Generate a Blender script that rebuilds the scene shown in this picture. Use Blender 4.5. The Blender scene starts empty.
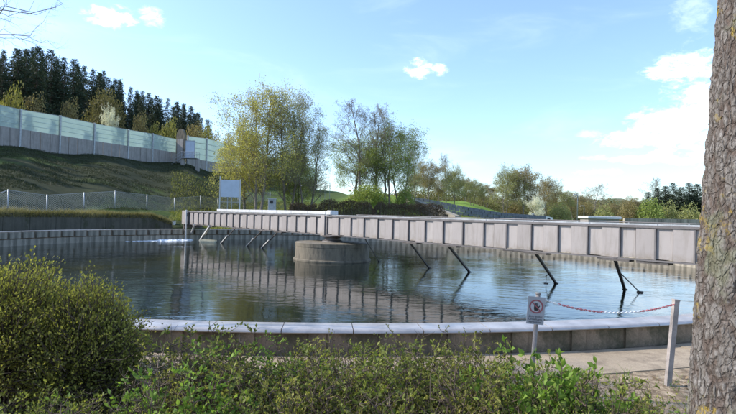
import bpy, math, random
import numpy as np
from mathutils import Vector, Matrix
R = math.radians
SC = bpy.context.scene
COL = SC.collection

# ------------------------------------------------------------------ camera
EYE = Vector((0, 0, 2.5)); FPX = 515.7; PITCH = math.atan(7.47/515.7); ROLL = 0.025
_d = Vector((0, math.cos(PITCH), math.sin(PITCH)))
_u0 = Vector((0, -math.sin(PITCH), math.cos(PITCH))); _r0 = Vector((1, 0, 0))
_r = math.cos(ROLL)*_r0 + math.sin(ROLL)*_u0
_u = -math.sin(ROLL)*_r0 + math.cos(ROLL)*_u0
cam = bpy.data.cameras.new('camera'); camo = bpy.data.objects.new('camera', cam); COL.objects.link(camo)
m = Matrix((( _r.x, _u.x, -_d.x, EYE.x), (_r.y, _u.y, -_d.y, EYE.y), (_r.z, _u.z, -_d.z, EYE.z), (0, 0, 0, 1)))
camo.matrix_world = m
cam.sensor_width = 36; cam.lens = FPX/736*36; cam.clip_start = 0.1; cam.clip_end = 9000
SC.camera = camo

# ------------------------------------------------------------------ sky, sun, exposure
SUN_EL, SUN_AZ = R(36), math.atan2(-1.0, 0.10)      # direction towards the sun: from the left
w = bpy.data.worlds.new('World'); SC.world = w; w.use_nodes = True
SC.view_settings.view_transform = 'Standard'; SC.view_settings.look = 'None'
SC.view_settings.gamma = 1; SC.view_settings.exposure = 0.96
sun = bpy.data.lights.new('sun', 'SUN'); sun.energy = 3.0; sun.angle = R(0.5); sun.color = (1, .955, .89)
suno = bpy.data.objects.new('sun', sun); COL.objects.link(suno)
sd = Vector((math.sin(SUN_AZ)*math.cos(SUN_EL), math.cos(SUN_AZ)*math.cos(SUN_EL), math.sin(SUN_EL)))
suno.rotation_euler = sd.to_track_quat('Z', 'Y').to_euler(); suno.location = (-30, -20, 40)

def ray(u, v):
    return (_d*FPX + _r*(u-368) + _u*(207-v))
def at_y(u, v, Y):
    d = ray(u, v); return EYE + d*(Y/d.y)
def on_z(u, v, z):
    d = ray(u, v); return EYE + d*((z-EYE.z)/d.z)
def ux(u, Y, v=210):
    return at_y(u, v, Y).x

class NB:
    """small node-tree helper"""
    def __init__(s, nt): s.nt = nt; s.n = nt.nodes; s.l = nt.links
    def new(s, t, ins=None, **kw):
        nd = s.n.new(t)
        for k, v in kw.items(): setattr(nd, k, v)
        for k, v in (ins or {}).items():
            if isinstance(v, bpy.types.NodeSocket): s.l.new(v, nd.inputs[k])
            else: nd.inputs[k].default_value = v
        return nd
    def math(s, op, a, b=0.0, c=0.0, clamp=False):
        return s.new('ShaderNodeMath', {0: a, 1: b, 2: c}, operation=op, use_clamp=clamp).outputs[0]
    def noise(s, scale, detail=4, rough=.55, vec=None, dist=0.0):
        i = {'Scale': scale, 'Detail': detail, 'Roughness': rough, 'Distortion': dist}
        if vec is not None: i['Vector'] = vec
        return s.new('ShaderNodeTexNoise', i).outputs['Fac']
    def ramp(s, fac, stops):
        r = s.new('ShaderNodeValToRGB', {0: fac}); e = r.color_ramp.elements
        e[0].position, e[0].color = stops[0][0], (*stops[0][1], 1)
        e[1].position, e[1].color = stops[-1][0], (*stops[-1][1], 1)
        for p, c in stops[1:-1]:
            x = e.new(p); x.color = (*c, 1)
        return r.outputs[0]
    def mix(s, f, a, b, blend='MIX'):
        nd = s.new('ShaderNodeMix', data_type='RGBA', blend_type=blend)
        for k, v in ((0, f), (6, a), (7, b)):
            if isinstance(v, bpy.types.NodeSocket): s.l.new(v, nd.inputs[k])
            else: nd.inputs[k].default_value = v if k == 0 else ((*v, 1) if len(v) == 3 else v)
        return nd.outputs[2]
    def maprange(s, v, a, b, c=0., d=1., smooth=True):
        return s.new('ShaderNodeMapRange', {0: v, 1: a, 2: b, 3: c, 4: d}, interpolation_type='SMOOTHSTEP' if smooth else 'LINEAR').outputs[0]

def build_world():
    nb = NB(w.node_tree); bg = nb.n['Background']
    sky = nb.new('ShaderNodeTexSky', sky_type='NISHITA'); sky.sun_disc = False
    sky.sun_elevation = SUN_EL; sky.sun_rotation = SUN_AZ; sky.altitude = 350
    sky.air_density = 1.0; sky.dust_density = 1.3; sky.ozone_density = 1.6
    tc = nb.new('ShaderNodeTexCoord').outputs['Generated']
    sp = nb.new('ShaderNodeSeparateXYZ', {0: tc})
    az = nb.math('ARCTAN2', sp.outputs[0], sp.outputs[1]); el = nb.math('ARCSINE', sp.outputs[2])
    mpc = nb.new('ShaderNodeMapping', {0: tc, 3: (1, 1, 1.9)}).outputs[0]
    n1 = nb.noise(11, 8, .62, mpc, .5)
    n2 = nb.noise(38, 7, .65, mpc, .4)
    nn = nb.math('ADD', nb.math('MULTIPLY', n1, 4.2), nb.math('MULTIPLY', n2, 4.6))   # mean about 4.4
    tot = None
    for (u, v, hw, hh, st) in ((112, 17, 19, 11, 1), (152, 17, 11, 8, .7), (418, 69, 13, 9, 1), (439, 71, 8, 6, .85),
                               (694, 66, 30, 13, 1), (676, 120, 40, 15, 1), (715, 100, 44, 18, 1), (650, 137, 42, 9, .8),
                               (592, 134, 12, 4, .3), (600, 172, 18, 4, .55), (655, 159, 32, 4, .55), (592, 158, 12, 4, .4), (690, 6, 16, 26, .22),
                               (790, 140, 80, 26, 1), (900, 90, 120, 30, 1), (-150, 60, 90, 22, .9)):
        d = ray(u, v).normalized(); a0 = math.atan2(d.x, d.y); e0 = math.asin(d.z)
        x = nb.math('DIVIDE', nb.math('SUBTRACT', az, a0), hw/FPX)
        y = nb.math('DIVIDE', nb.math('SUBTRACT', el, e0), hh/FPX)
        r2 = nb.math('ADD', nb.math('MULTIPLY', x, x), nb.math('MULTIPLY', y, y))
        f = nb.math('SUBTRACT', nb.math('ADD', nn, -3.4), r2)
        f = nb.math('MULTIPLY', nb.maprange(f, -.3, 2.0), st)
        tot = f if tot is None else nb.math('MAXIMUM', tot, f)
    # thin veil high up, everywhere
    mp = nb.new('ShaderNodeMapping', {0: tc, 3: (1.5, 1.5, 6)}).outputs[0]
    veil = nb.math('MULTIPLY', nb.maprange(nb.noise(2.2, 6, .6, mp, .6), .48, .85), .14)
    # clouds away from the frame, same kind
    fld = nb.maprange(nb.noise(3.3, 7, .58, nb.new('ShaderNodeMapping', {0: tc, 3: (1, 1, 3)}).outputs[0], .2), .60, .72)
    back = nb.maprange(nb.math('ABSOLUTE', az), .95, 1.3)
    fld = nb.math('MULTIPLY', nb.math('MULTIPLY', fld, back), .9)
    tot = nb.math('MAXIMUM', nb.math('MAXIMUM', tot, veil), fld)
    tot = nb.math('ADD', nb.math('MULTIPLY', tot, .90), .03)
    tint = nb.mix(1.0, sky.outputs[0], (.88, .99, 1.13), 'MULTIPLY')
    c = nb.mix(tot, tint, (7.4, 8.2, 8.5))
    nb.l.new(c, bg.inputs[0]); bg.inputs[1].default_value = 0.15
build_world()

# ------------------------------------------------------------------ geometry helpers
class MB:
    def __init__(s): s.v = []; s.f = []; s.mi = []
    def add(s, vs, fs, mi=0):
        o = len(s.v); s.v += [tuple(x) for x in vs]; s.f += [tuple(i+o for i in f) for f in fs]; s.mi += [mi]*len(fs)
    def box(s, x0, x1, y0, y1, z0, z1, mi=0, bev=0.0):
        if bev <= 0:
            s.add([(x0,y0,z0),(x1,y0,z0),(x1,y1,z0),(x0,y1,z0),(x0,y0,z1),(x1,y0,z1),(x1,y1,z1),(x0,y1,z1)],
                  [(0,3,2,1),(4,5,6,7),(0,1,5,4),(1,2,6,5),(2,3,7,6),(3,0,4,7)], mi)
        else:
            b = bev; prof = [(x0+b,y0),(x1-b,y0),(x1,y0+b),(x1,y1-b),(x1-b,y1),(x0+b,y1),(x0,y1-b),(x0,y0+b)]
            cx, cy = (x0+x1)/2, (y0+y1)/2
            ins = [(cx+(x-cx)*(1-2*b/max(x1-x0,1e-6)), cy+(y-cy)*(1-2*b/max(y1-y0,1e-6))) for x, y in prof]
            vs = [(*p, z0) for p in prof]+[(*p, z1-b) for p in prof]+[(*p, z1) for p in ins]
            fs = [tuple(range(7,-1,-1)), tuple(range(16,24))]
            for r_ in (0, 8):
                for i in range(8): fs.append((r_+i, r_+(i+1)%8, r_+8+(i+1)%8, r_+8+i))
            s.add(vs, fs, mi)
    def obox(s, c, ax, ay, az, mi=0):
        c, ax, ay, az = map(Vector, (c, ax, ay, az))
        vs = [c+sx*ax+sy*ay+sz*az for sz in (-1,1) for sx, sy in ((-1,-1),(1,-1),(1,1),(-1,1))]
        s.add(vs, [(0,3,2,1),(4,5,6,7),(0,1,5,4),(1,2,6,5),(2,3,7,6),(3,0,4,7)], mi)
    def tube(s, pts, rad, n=8, mi=0, cap=True):
        pts = [Vector(p) for p in pts]; k = len(pts)
        if not hasattr(rad, '__len__'): rad = [rad]*k
        vs = []
        ref = None
        for i, p in enumerate(pts):
            t = (pts[min(i+1,k-1)]-pts[max(i-1,0)]).normalized()
            if ref is None: ref = Vector((0,0,1)) if abs(t.z) < .9 else Vector((1,0,0))
            a = t.cross(ref).normalized(); b = t.cross(a); ref = -b if False else ref
            for j in range(n):
                q = 2*math.pi*j/n; vs.append(p + (a*math.cos(q)+b*math.sin(q))*rad[i])
        fs = [(i*n+j, i*n+(j+1)%n, (i+1)*n+(j+1)%n, (i+1)*n+j) for i in range(k-1) for j in range(n)]
        if cap: fs += [tuple(range(n-1,-1,-1)), tuple((k-1)*n+j for j in range(n))]
        s.add(vs, fs, mi)
    def beam(s, a, b, wx, wz, mi=0):
        a, b = Vector(a), Vector(b); t = (b-a); L = t.length/2; t.normalize()
        ref = Vector((0,0,1)) if abs(t.z) < .95 else Vector((1,0,0))
        x = t.cross(ref).normalized(); y = x.cross(t)
        s.obox((a+b)/2, t*L, x*wx/2, y*wz/2, mi)
    def lathe(s, prof, n=48, mi=0, c=(0,0)):
        vs = [(c[0]+r_*math.cos(2*math.pi*j/n), c[1]+r_*math.sin(2*math.pi*j/n), z) for r_, z in prof for j in range(n)]
        fs = [(i*n+j, i*n+(j+1)%n, (i+1)*n+(j+1)%n, (i+1)*n+j) for i in range(len(prof)-1) for j in range(n)]
        s.add(vs, fs, mi)
    def mesh(s, name, mats, smooth=False):
        me = bpy.data.meshes.new(name); me.from_pydata(s.v, [], s.f)
        for mt in (mats if isinstance(mats, (list, tuple)) else [mats]): me.materials.append(mt)
        if any(s.mi): me.polygons.foreach_set('material_index', s.mi)
        if smooth: me.polygons.foreach_set('use_smooth', [True]*len(s.f))
        me.update(); return me
    def build(s, name, mats, parent=None, smooth=False, loc=None, rz=0):
        return link(name, s.mesh(name, mats, smooth), parent, loc, rz)

def link(name, me, parent=None, loc=None, rz=0, sc=None):
    o = bpy.data.objects.new(name, me); COL.objects.link(o)
    if loc is not None: o.location = loc
    if rz: o.rotation_euler = (0, 0, rz)
    if sc is not None: o.scale = (sc,)*3 if not hasattr(sc, '__len__') else sc
    if parent: o.parent = parent
    return o
def np_mesh(name, V, F, mat, smooth=False):
    """V (n,3), F (m,k) all faces with k corners"""
    V = np.asarray(V, dtype=np.float32); F = np.asarray(F, dtype=np.int32); k = F.shape[1]
    me = bpy.data.meshes.new(name)
    me.vertices.add(len(V)); me.vertices.foreach_set('co', V.ravel())
    me.loops.add(F.size); me.loops.foreach_set('vertex_index', F.ravel())
    me.polygons.add(len(F)); me.polygons.foreach_set('loop_start', np.arange(0, F.size, k, dtype=np.int32))
    me.polygons.foreach_set('loop_total', np.full(len(F), k, dtype=np.int32))
    if smooth: me.polygons.foreach_set('use_smooth', np.ones(len(F), dtype=bool))
    me.materials.append(mat); me.update(calc_edges=True); me.validate(); return me
def tag(o, label=None, cat=None, group=None, kind=None):
    if label: o['label'] = label
    if cat: o['category'] = cat
    if group: o['group'] = group
    if kind: o['kind'] = kind
    return o
def thing(name, label, cat, loc=(0,0,0), rz=0, group=None):
    return tag(link(name, None, None, loc, rz), label, cat, group)

def hash3(ix, iy, iz, seed=0):
    h = (ix.astype(np.int64)*374761393 + iy.astype(np.int64)*668265263 + iz.astype(np.int64)*2147483647 + seed*974634777) & 0xffffffff
    h = ((h ^ (h >> 13))*1274126177) & 0xffffffff
    return ((h ^ (h >> 16)) & 0xffffff)/float(0xffffff)
def vnoise(x, y, z=None, seed=0):
    if z is None: z = np.zeros_like(x)
    ix, iy, iz = np.floor(x).astype(int), np.floor(y).astype(int), np.floor(z).astype(int)
    fx, fy, fz = x-ix, y-iy, z-iz
    fx, fy, fz = (f*f*(3-2*f) for f in (fx, fy, fz)); r_ = 0
    for a in (0, 1):
        for b in (0, 1):
            for c in (0, 1):
                r_ = r_ + hash3(ix+a, iy+b, iz+c, seed)*(fx if a else 1-fx)*(fy if b else 1-fy)*(fz if c else 1-fz)
    return r_
def fbm(x, y, z=None, o=4, seed=0):
    s_ = 0; a = .5; t = 0
    if z is None: z = np.zeros_like(x)
    for i in range(o):
        s_ = s_ + a*vnoise(x*2**i, y*2**i, z*2**i, seed+i); t += a; a *= .5
    return s_/t

# ------------------------------------------------------------------ materials
def mat(name, build, disp=False):
    mt = bpy.data.materials.new(name); mt.use_nodes = True; nb = NB(mt.node_tree)
    bs = nb.n['Principled BSDF']; build(nb, bs); return mt
def simple(name, col, rough=.6, metal=0., var=.12, scale=6, bump=.0, bscale=40, spec=.5, dirt=None):
    def b(nb, bs):
        tc = nb.new('ShaderNodeTexCoord').outputs['Object']
        n = nb.noise(scale, 6, .6, tc); f = nb.maprange(n, .3, .7, 1-var, 1+var)
        c = nb.mix(1., (*col, 1), nb.new('ShaderNodeCombineXYZ', {0: f, 1: f, 2: f}).outputs[0], 'MULTIPLY')
        if dirt:
            n2 = nb.noise(scale*.35, 5, .65, tc); c = nb.mix(nb.maprange(n2, .5, .75, 0, dirt[1]), c, (*dirt[0], 1))
        nb.l.new(c, bs.inputs['Base Color']); bs.inputs['Roughness'].default_value = rough
        bs.inputs['Metallic'].default_value = metal; bs.inputs['Specular IOR Level'].default_value = spec
        if bump:
            nb.l.new(nb.new('ShaderNodeBump', {'Strength': bump, 'Distance': .02, 'Height': nb.noise(bscale, 5, .6, tc)}).outputs[0], bs.inputs['Normal'])
    return mat(name, b)
def foliage(name, cols, trans=.35, rough=.62, nscale=.6):
    """cols: dark .. light; each leaf takes its own colour, clumps differ too"""
    def b(nb, bs):
        g = nb.new('ShaderNodeNewGeometry').outputs['Random Per Island']
        tc = nb.new('ShaderNodeTexCoord').outputs['Object']
        n = nb.noise(nscale, 2, .5, tc)
        f = nb.math('ADD', nb.math('MULTIPLY', g, .6), nb.maprange(n, .35, .65, 0, .4))
        st = [(i/(len(cols)-1), c) for i, c in enumerate(cols)]
        c = nb.ramp(f, st); nb.l.new(c, bs.inputs['Base Color']); bs.inputs['Roughness'].default_value = rough
        bs.inputs['Specular IOR Level'].default_value = .22
        tr = nb.new('ShaderNodeBsdfTranslucent', {0: nb.mix(1., c, (1.25, 1.3, .75), 'MULTIPLY')})
        mx = nb.new('ShaderNodeMixShader', {0: trans, 1: bs.outputs[0], 2: tr.outputs[0]})
        nb.l.new(mx.outputs[0], nb.n['Material Output'].inputs[0])
    return mat(name, b)
def concrete(name, col, dark, streak=.6, rough=.85, bump=.35, zs=.35, moss=None):
    def b(nb, bs):
        tc = nb.new('ShaderNodeTexCoord').outputs['Object']
        mp = nb.new('ShaderNodeMapping', {0: tc, 3: (3.2, 3.2, zs)}).outputs[0]
        s1 = nb.noise(1.0, 6, .65, mp); s2 = nb.noise(1.7, 8, .65, tc)
        c = nb.mix(nb.maprange(s1, .42, .68, 0, streak), (*col, 1), (*dark, 1))
        c = nb.mix(nb.maprange(s2, .35, .7, 0, .45), c, (col[0]*.62, col[1]*.62, col[2]*.6, 1))
        if moss: c = nb.mix(nb.maprange(nb.noise(.9, 6, .7, tc), .52, .66, 0, .8), c, (*moss, 1))
        f = nb.maprange(nb.noise(45, 4, .6, tc), .3, .7, .85, 1.12)
        c = nb.mix(1., c, nb.new('ShaderNodeCombineXYZ', {0: f, 1: f, 2: f}).outputs[0], 'MULTIPLY')
        nb.l.new(c, bs.inputs['Base Color']); bs.inputs['Roughness'].default_value = rough
        bs.inputs['Specular IOR Level'].default_value = .25
        nb.l.new(nb.new('ShaderNodeBump', {'Strength': bump, 'Distance': .02, 'Height': nb.noise(22, 8, .65, tc)}).outputs[0], bs.inputs['Normal'])
    return mat(name, b)

M = {}
M['conc_wall'] = concrete('outer wall concrete', (.30, .215, .145), (.07, .055, .04), .6, moss=(.075, .07, .04))
M['conc_in'] = concrete('inner wall concrete', (.40, .35, .275), (.09, .085, .065), .8)
M['conc_ret'] = concrete('retaining wall concrete', (.12, .11, .085), (.045, .045, .032), .6, zs=.3, moss=(.05, .055, .025))
M['conc_bar'] = concrete('barrier concrete', (.38, .345, .315), (.18, .165, .15), .6, zs=.3)
M['conc_pil'] = concrete('pillar concrete', (.22, .185, .135), (.08, .072, .058), .9, zs=.9)
M['conc_path'] = concrete('path concrete', (.40, .315, .22), (.19, .145, .10), .8, zs=3)
M['stone'] = concrete('grey stone', (.20, .21, .235), (.11, .115, .13), .6)
M['coping'] = simple('coping sheet metal', (.47, .43, .40), .36, .4, .2, 3, .10, 9, dirt=((.26, .25, .22), .6))
def b_panel(col):
    def b(nb, bs):
        g = nb.new('ShaderNodeNewGeometry').outputs['Position']; r_ = nb.new('ShaderNodeObjectInfo').outputs['Random']
        mp = nb.new('ShaderNodeMapping', {0: g, 3: (7, 7, .8)}).outputs[0]
        c = nb.mix(nb.maprange(nb.noise(1, 6, .65, mp), .45, .72, 0, .55), (*col, 1), (.21, .18, .15, 1))
        c = nb.mix(nb.maprange(nb.noise(2.3, 7, .7, g), .5, .72, 0, .4), c, (.26, .235, .21, 1))
        sp = nb.new('ShaderNodeSeparateXYZ', {0: g}); low = nb.maprange(sp.outputs[2], 1.36, 1.62, 1, 0)
        c = nb.mix(nb.math('MULTIPLY', low, nb.maprange(nb.noise(4, 6, .7, g), .4, .65, .1, .75)), c, (.22, .175, .13, 1))
        f = nb.math('MULTIPLY_ADD', r_, .16, .92); c = nb.mix(1., c, nb.new('ShaderNodeCombineXYZ', {0: f, 1: f, 2: f}).outputs[0], 'MULTIPLY')
        nb.l.new(c, bs.inputs['Base Color']); bs.inputs['Roughness'].default_value = .6
        nb.l.new(nb.new('ShaderNodeBump', {'Strength': .35, 'Distance': .03, 'Height': nb.noise(1.6, 3, .5, g)}).outputs[0], bs.inputs['Normal'])
    return b
M['panel'] = mat('grey beige sheet steel', b_panel((.365, .325, .302)))
M['panel2'] = mat('grey beige sheet steel, weathered', b_panel((.335, .296, .275)))
M['steel_dark'] = simple('dark weathered and shaded steel', (.11, .095, .085), .6, .3, .3, 5, .1)  # weathered parts, and scraper arms coloured dark for the bridge's shadow
M['steel_mid'] = simple('galvanised steel', (.36, .37, .38), .5, .5, .2, 4, .05)
M['steel_white'] = simple('white painted steel', (.60, .59, .57), .5, 0, .08, 4, dirt=((.45, .42, .38), .4))
M['steel_edge'] = simple('dull grey flange', (.15, .135, .13), .6, .2, .2, 2)
M['post'] = simple('weathered grey post', (.30, .26, .235), .75, 0, .25, 9, .3, 60)
M['board'] = simple('pale blue grey board', (.50, .56, .64), .5, 0, .06, 2)
M['black'] = simple('black print', (.02, .02, .02), .5, var=0)
M['red'] = simple('red plastic', (.48, .09, .10), .4, var=.1)
M['white'] = simple('white plastic', (.80, .79, .77), .4, var=.06)
M['sign'] = simple('sign plate', (.36, .355, .365), .45, var=.06, scale=12)
M['discgrey'] = simple('faded white print', (.46, .45, .45), .5)
M['signred'] = simple('sign red print', (.30, .09, .10), .5, var=.1)
M['foam'] = simple('foam', (.85, .88, .88), .8, var=.05, bump=.8, bscale=25)
M['bark_far'] = simple('grey brown bark', (.19, .155, .125), .9, var=.3, scale=3)
M['bark_pale'] = simple('pale grey bark', (.22, .185, .15), .9, var=.25, scale=3)
M['bark_conifer'] = simple('conifer bark', (.14, .095, .07), .9, var=.3, scale=3)
M['stem'] = simple('brown shrub stem', (.10, .07, .047), .85, var=.35, scale=20)
M['dead'] = simple('dry stalk', (.42, .33, .22), .85, var=.25, scale=20)
M['lf_bush'] = foliage('yellow green bush leaves', [(.075, .075, .028), (.16, .16, .042), (.30, .29, .075), (.48, .43, .13)], .45)
M['lf_fresh'] = foliage('fresh green leaves', [(.06, .10, .02), (.12, .20, .035), (.21, .31, .055), (.34, .42, .09)], .42)
M['lf_bush2'] = foliage('olive shrub leaves', [(.06, .075, .022), (.12, .15, .035), (.22, .24, .06), (.38, .36, .10)], .42)
M['lf_spring'] = foliage('spring leaves', [(.26, .24, .07), (.42, .39, .12), (.58, .53, .22)], .45)
M['lf_olive'] = foliage('olive young leaves', [(.20, .20, .09), (.31, .31, .13), (.43, .42, .18)], .4)
M['lf_green'] = foliage('green young leaves', [(.16, .20, .05), (.27, .32, .09), (.39, .43, .15)], .4)
M['lf_brown'] = foliage('brown budding twigs', [(.18, .14, .07), (.28, .22, .10), (.36, .31, .13)], .3)
M['lf_rnd'] = foliage('olive brown crown', [(.09, .08, .035), (.15, .13, .05), (.22, .19, .08)], .3)
M['lf_straw'] = foliage('straw and grass', [(.13, .12, .04), (.26, .22, .09), (.38, .32, .16)], .25)
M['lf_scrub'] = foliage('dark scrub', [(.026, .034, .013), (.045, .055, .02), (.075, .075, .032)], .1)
M['lf_blossom'] = foliage('white blossom', [(.55, .52, .42), (.75, .72, .62), (.85, .82, .74)], .35)
M['lf_yellow'] = foliage('yellow flowering twigs', [(.17, .165, .05), (.26, .24, .07), (.36, .32, .10)], .35)
M['lf_conifer'] = foliage('dark needles', [(.025, .04, .024), (.045, .068, .038), (.08, .10, .05)], .12, .7)
M['lf_hedge'] = foliage('red brown hedge', [(.07, .05, .03), (.13, .085, .05), (.17, .12, .06)], .15)
M['lf_grass'] = foliage('yellow green grass', [(.12, .14, .03), (.24, .24, .05), (.36, .33, .10)], .3)
M['lf_litter'] = foliage('dry leaves', [(.12, .08, .045), (.22, .155, .09), (.34, .25, .15)], .1)

def b_terrain(nb, bs):
    g = nb.new('ShaderNodeNewGeometry').outputs['Position']; sp = nb.new('ShaderNodeSeparateXYZ', {0: g})
    big = nb.noise(.07, 6, .6, g); mid = nb.noise(.6, 6, .65, g); fine = nb.noise(7, 6, .7, g)
    green = nb.ramp(mid, [(.3, (.05, .075, .02)), (.5, (.08, .12, .026)), (.7, (.14, .17, .045))])
    brown = nb.ramp(mid, [(.3, (.024, .030, .013)), (.5, (.034, .040, .018)), (.7, (.050, .050, .025))])
    dirt = nb.ramp(fine, [(.3, (.17, .12, .075)), (.5, (.32, .24, .16)), (.75, (.46, .37, .26))])
    # bank on the left: brown scrub with green patches; far right: meadow
    k = nb.maprange(sp.outputs[0], -22, 2, .0, 1.)
    gb = nb.math('ADD', nb.maprange(big, .52, .62, 0, .75), k, clamp=True)
    c = nb.mix(gb, brown, green)
    # mown bright slope of the hill
    y = sp.outputs[1]
    hill = nb.math('MULTIPLY', nb.maprange(sp.outputs[2], 2.2, 3.6), nb.maprange(sp.outputs[0], -6, 3))
    c = nb.mix(hill, c, nb.ramp(mid, [(.3, (.13, .22, .035)), (.7, (.22, .30, .06))]))
    near = nb.maprange(y, 13, 20, 1, 0)
    c = nb.mix(near, c, dirt)
    f = nb.maprange(fine, .3, .7, .75, 1.25)
    c = nb.mix(1., c, nb.new('ShaderNodeCombineXYZ', {0: f, 1: f, 2: f}).outputs[0], 'MULTIPLY')
    nb.l.new(c, bs.inputs['Base Color']); bs.inputs['Roughness'].default_value = .95; bs.inputs['Specular IOR Level'].default_value = .1
    nb.l.new(nb.new('ShaderNodeBump', {'Strength': .8, 'Distance': .06, 'Height': nb.noise(9, 8, .7, g)}).outputs[0], bs.inputs['Normal'])
M['terrain'] = mat('ground', b_terrain)

def b_water(nb, bs):
    g = nb.new('ShaderNodeNewGeometry').outputs['Position']
    mp = nb.new('ShaderNodeMapping', {0: g, 2: (0, 0, .25), 3: (1.0, 2.1, 1)}).outputs[0]
    n1 = nb.noise(1.5, 3, .5, mp, .4); n2 = nb.noise(5.5, 3, .55, mp, .3); n3 = nb.noise(.35, 2, .5, g)
    h = nb.math('ADD', nb.math('MULTIPLY', n1, .60), nb.math('MULTIPLY', n2, .13))
    h = nb.math('MULTIPLY', h, nb.maprange(n3, .35, .65, .45, 1.25))
    bs.inputs['Base Color'].default_value = (.006, .010, .008, 1)
    bs.inputs['Roughness'].default_value = .0; bs.inputs['IOR'].default_value = 1.42
    bs.inputs['Specular IOR Level'].default_value = .5
    nb.l.new(nb.new('ShaderNodeBump', {'Strength': .55, 'Distance': .034, 'Height': h}).outputs[0], bs.inputs['Normal'])
M['water'] = mat('tank water', b_water)

def b_glass(nb, bs):
    tc = nb.new('ShaderNodeTexCoord').outputs['Object']
    n = nb.noise(.5, 5, .6, tc)
    c = nb.ramp(n, [(.3, (.50, .60, .55)), (.7, (.62, .70, .65))])
    nb.l.new(c, bs.inputs['Base Color']); bs.inputs['Roughness'].default_value = .25
    tr = nb.new('ShaderNodeBsdfTranslucent', {0: c}); tp = nb.new('ShaderNodeBsdfTransparent', {0: (.75, .9, .88, 1)})
    m1 = nb.new('ShaderNodeMixShader', {0: .45, 1: bs.outputs[0], 2: tr.outputs[0]})
    m2 = nb.new('ShaderNodeMixShader', {0: .16, 1: m1.outputs[0], 2: tp.outputs[0]})
    nb.l.new(m2.outputs[0], nb.n['Material Output'].inputs[0])
M['barrier_glass'] = mat('pale green noise barrier panel', b_glass)

def b_bark(nb, bs):
    tc = nb.new('ShaderNodeTexCoord').outputs['Object']
    at = nb.new('ShaderNodeAttribute', attribute_name='crack').outputs['Fac']
    mp = nb.new('ShaderNodeMapping', {0: tc, 3: (1, 1, .6)}).outputs[0]
    n = nb.noise(14, 8, .7, mp); n2 = nb.noise(70, 6, .7, mp)
    c = nb.ramp(n, [(.25, (.105, .092, .08)), (.5, (.19, .17, .152)), (.75, (.33, .305, .28))])
    c = nb.mix(nb.maprange(at, .15, .75, .8, 0), c, (.10, .07, .055))
    f = nb.maprange(n2, .3, .7, .7, 1.3)
    c = nb.mix(1., c, nb.new('ShaderNodeCombineXYZ', {0: f, 1: f, 2: f}).outputs[0], 'MULTIPLY')
    vo = nb.new('ShaderNodeTexVoronoi', {'Vector': nb.new('ShaderNodeMapping', {0: nb.mix(.035, tc, nb.new('ShaderNodeTexNoise', {'Vector': tc, 'Scale': 22}).outputs['Color']), 3: (1, 1, .42)}).outputs[0], 'Scale': 34}, feature='DISTANCE_TO_EDGE').outputs['Distance']
    vf = nb.maprange(vo, .0, .16)
    c = nb.mix(nb.math('MULTIPLY', nb.math('SUBTRACT', 1, vf), .6), c, (.07, .055, .045))
    li = nb.math('MULTIPLY', nb.maprange(nb.noise(4.5, 5, .65, tc), .57, .66), nb.maprange(nb.noise(40, 4, .7, tc), .42, .56))
    c = nb.mix(nb.math('MULTIPLY', li, .85), c, (.34, .24, .04))
    g2 = nb.math('MULTIPLY', nb.maprange(nb.noise(3.1, 5, .6, tc), .55, .65), .5)
    c = nb.mix(g2, c, (.16, .17, .10))
    nb.l.new(c, bs.inputs['Base Color']); bs.inputs['Roughness'].default_value = .92; bs.inputs['Specular IOR Level'].default_value = .15
    nb.l.new(nb.new('ShaderNodeBump', {'Strength': .9, 'Distance': .012, 'Height': nb.math('ADD', n2, nb.math('MULTIPLY', vf, .7))}).outputs[0], bs.inputs['Normal'])
M['bark'] = mat('rough bark with lichen', b_bark)

# ------------------------------------------------------------------ terrain
TC = Vector((-2.127, 27.75, 0)); TR = 20.32; CW = .45; ZC = .91; TH = -.8671; GZ = .54
PROF = [  # column u (pixels of the photo at 736 wide), then (depth, height) pairs
 (-700, [(0,.54),(8,.54),(13,2),(16,2.3),(28,10),(34,13),(60,24),(200,60),(500,70)]),
 (-300, [(0,.54),(16,.54),(23,2),(27,2.3),(42,10.2),(50,12.5),(90,22),(240,56),(500,66)]),
 (0,    [(0,.54),(31,.54),(33.6,1.95),(36,2.25),(69.2,10.5),(75,11.3),(95,13),(135,22),(220,44),(500,50)]),
 (90,   [(0,.54),(37,.54),(39.5,1.95),(43,2.25),(81.8,11.0),(88,11.8),(145,18),(220,30),(500,34)]),
 (176,  [(0,.54),(44.0,.54),(47,1.5),(57,2.35),(98.6,11.7),(108,12.3),(165,13.5),(230,17),(500,18)]),
 (225,  [(0,.54),(48,.6),(54,1.3),(66,2.4),(78,4.2),(114,11.6),(130,12.1),(300,12.5)]),
 (280,  [(0,.54),(49,.6),(55,1.2),(66,2.2),(90,4.6),(132,10.7),(300,11)]),
 (330,  [(0,.54),(49,.6),(55,1.1),(64,2.0),(100,5.2),(152,9.2),(300,9.5)]),
 (368,  [(0,.54),(49,.6),(56,1.1),(63,2.2),(76,5.8),(95,6.6),(300,8)]),
 (400,  [(0,.54),(49,.6),(58,1.1),(68,2.4),(86,5.6),(110,6.3),(300,8)]),
 (460,  [(0,.54),(47,.6),(60,1.1),(82,2.2),(97,4.1),(122,6.2),(300,7)]),
 (520,  [(0,.54),(45,.6),(65,1.1),(105,1.9),(135,3.2),(300,4)]),
 (600,  [(0,.54),(40,.6),(60,1.0),(110,1.4),(200,2.2),(500,4)]),
 (736,  [(0,.54),(35,.6),(60,.9),(110,1.2),(300,2),(600,4)]),
 (1500, [(0,.54),(30,.6),(110,1),(600,3)])]
PK = np.array([(p[0]-368)/FPX for p in PROF])
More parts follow.
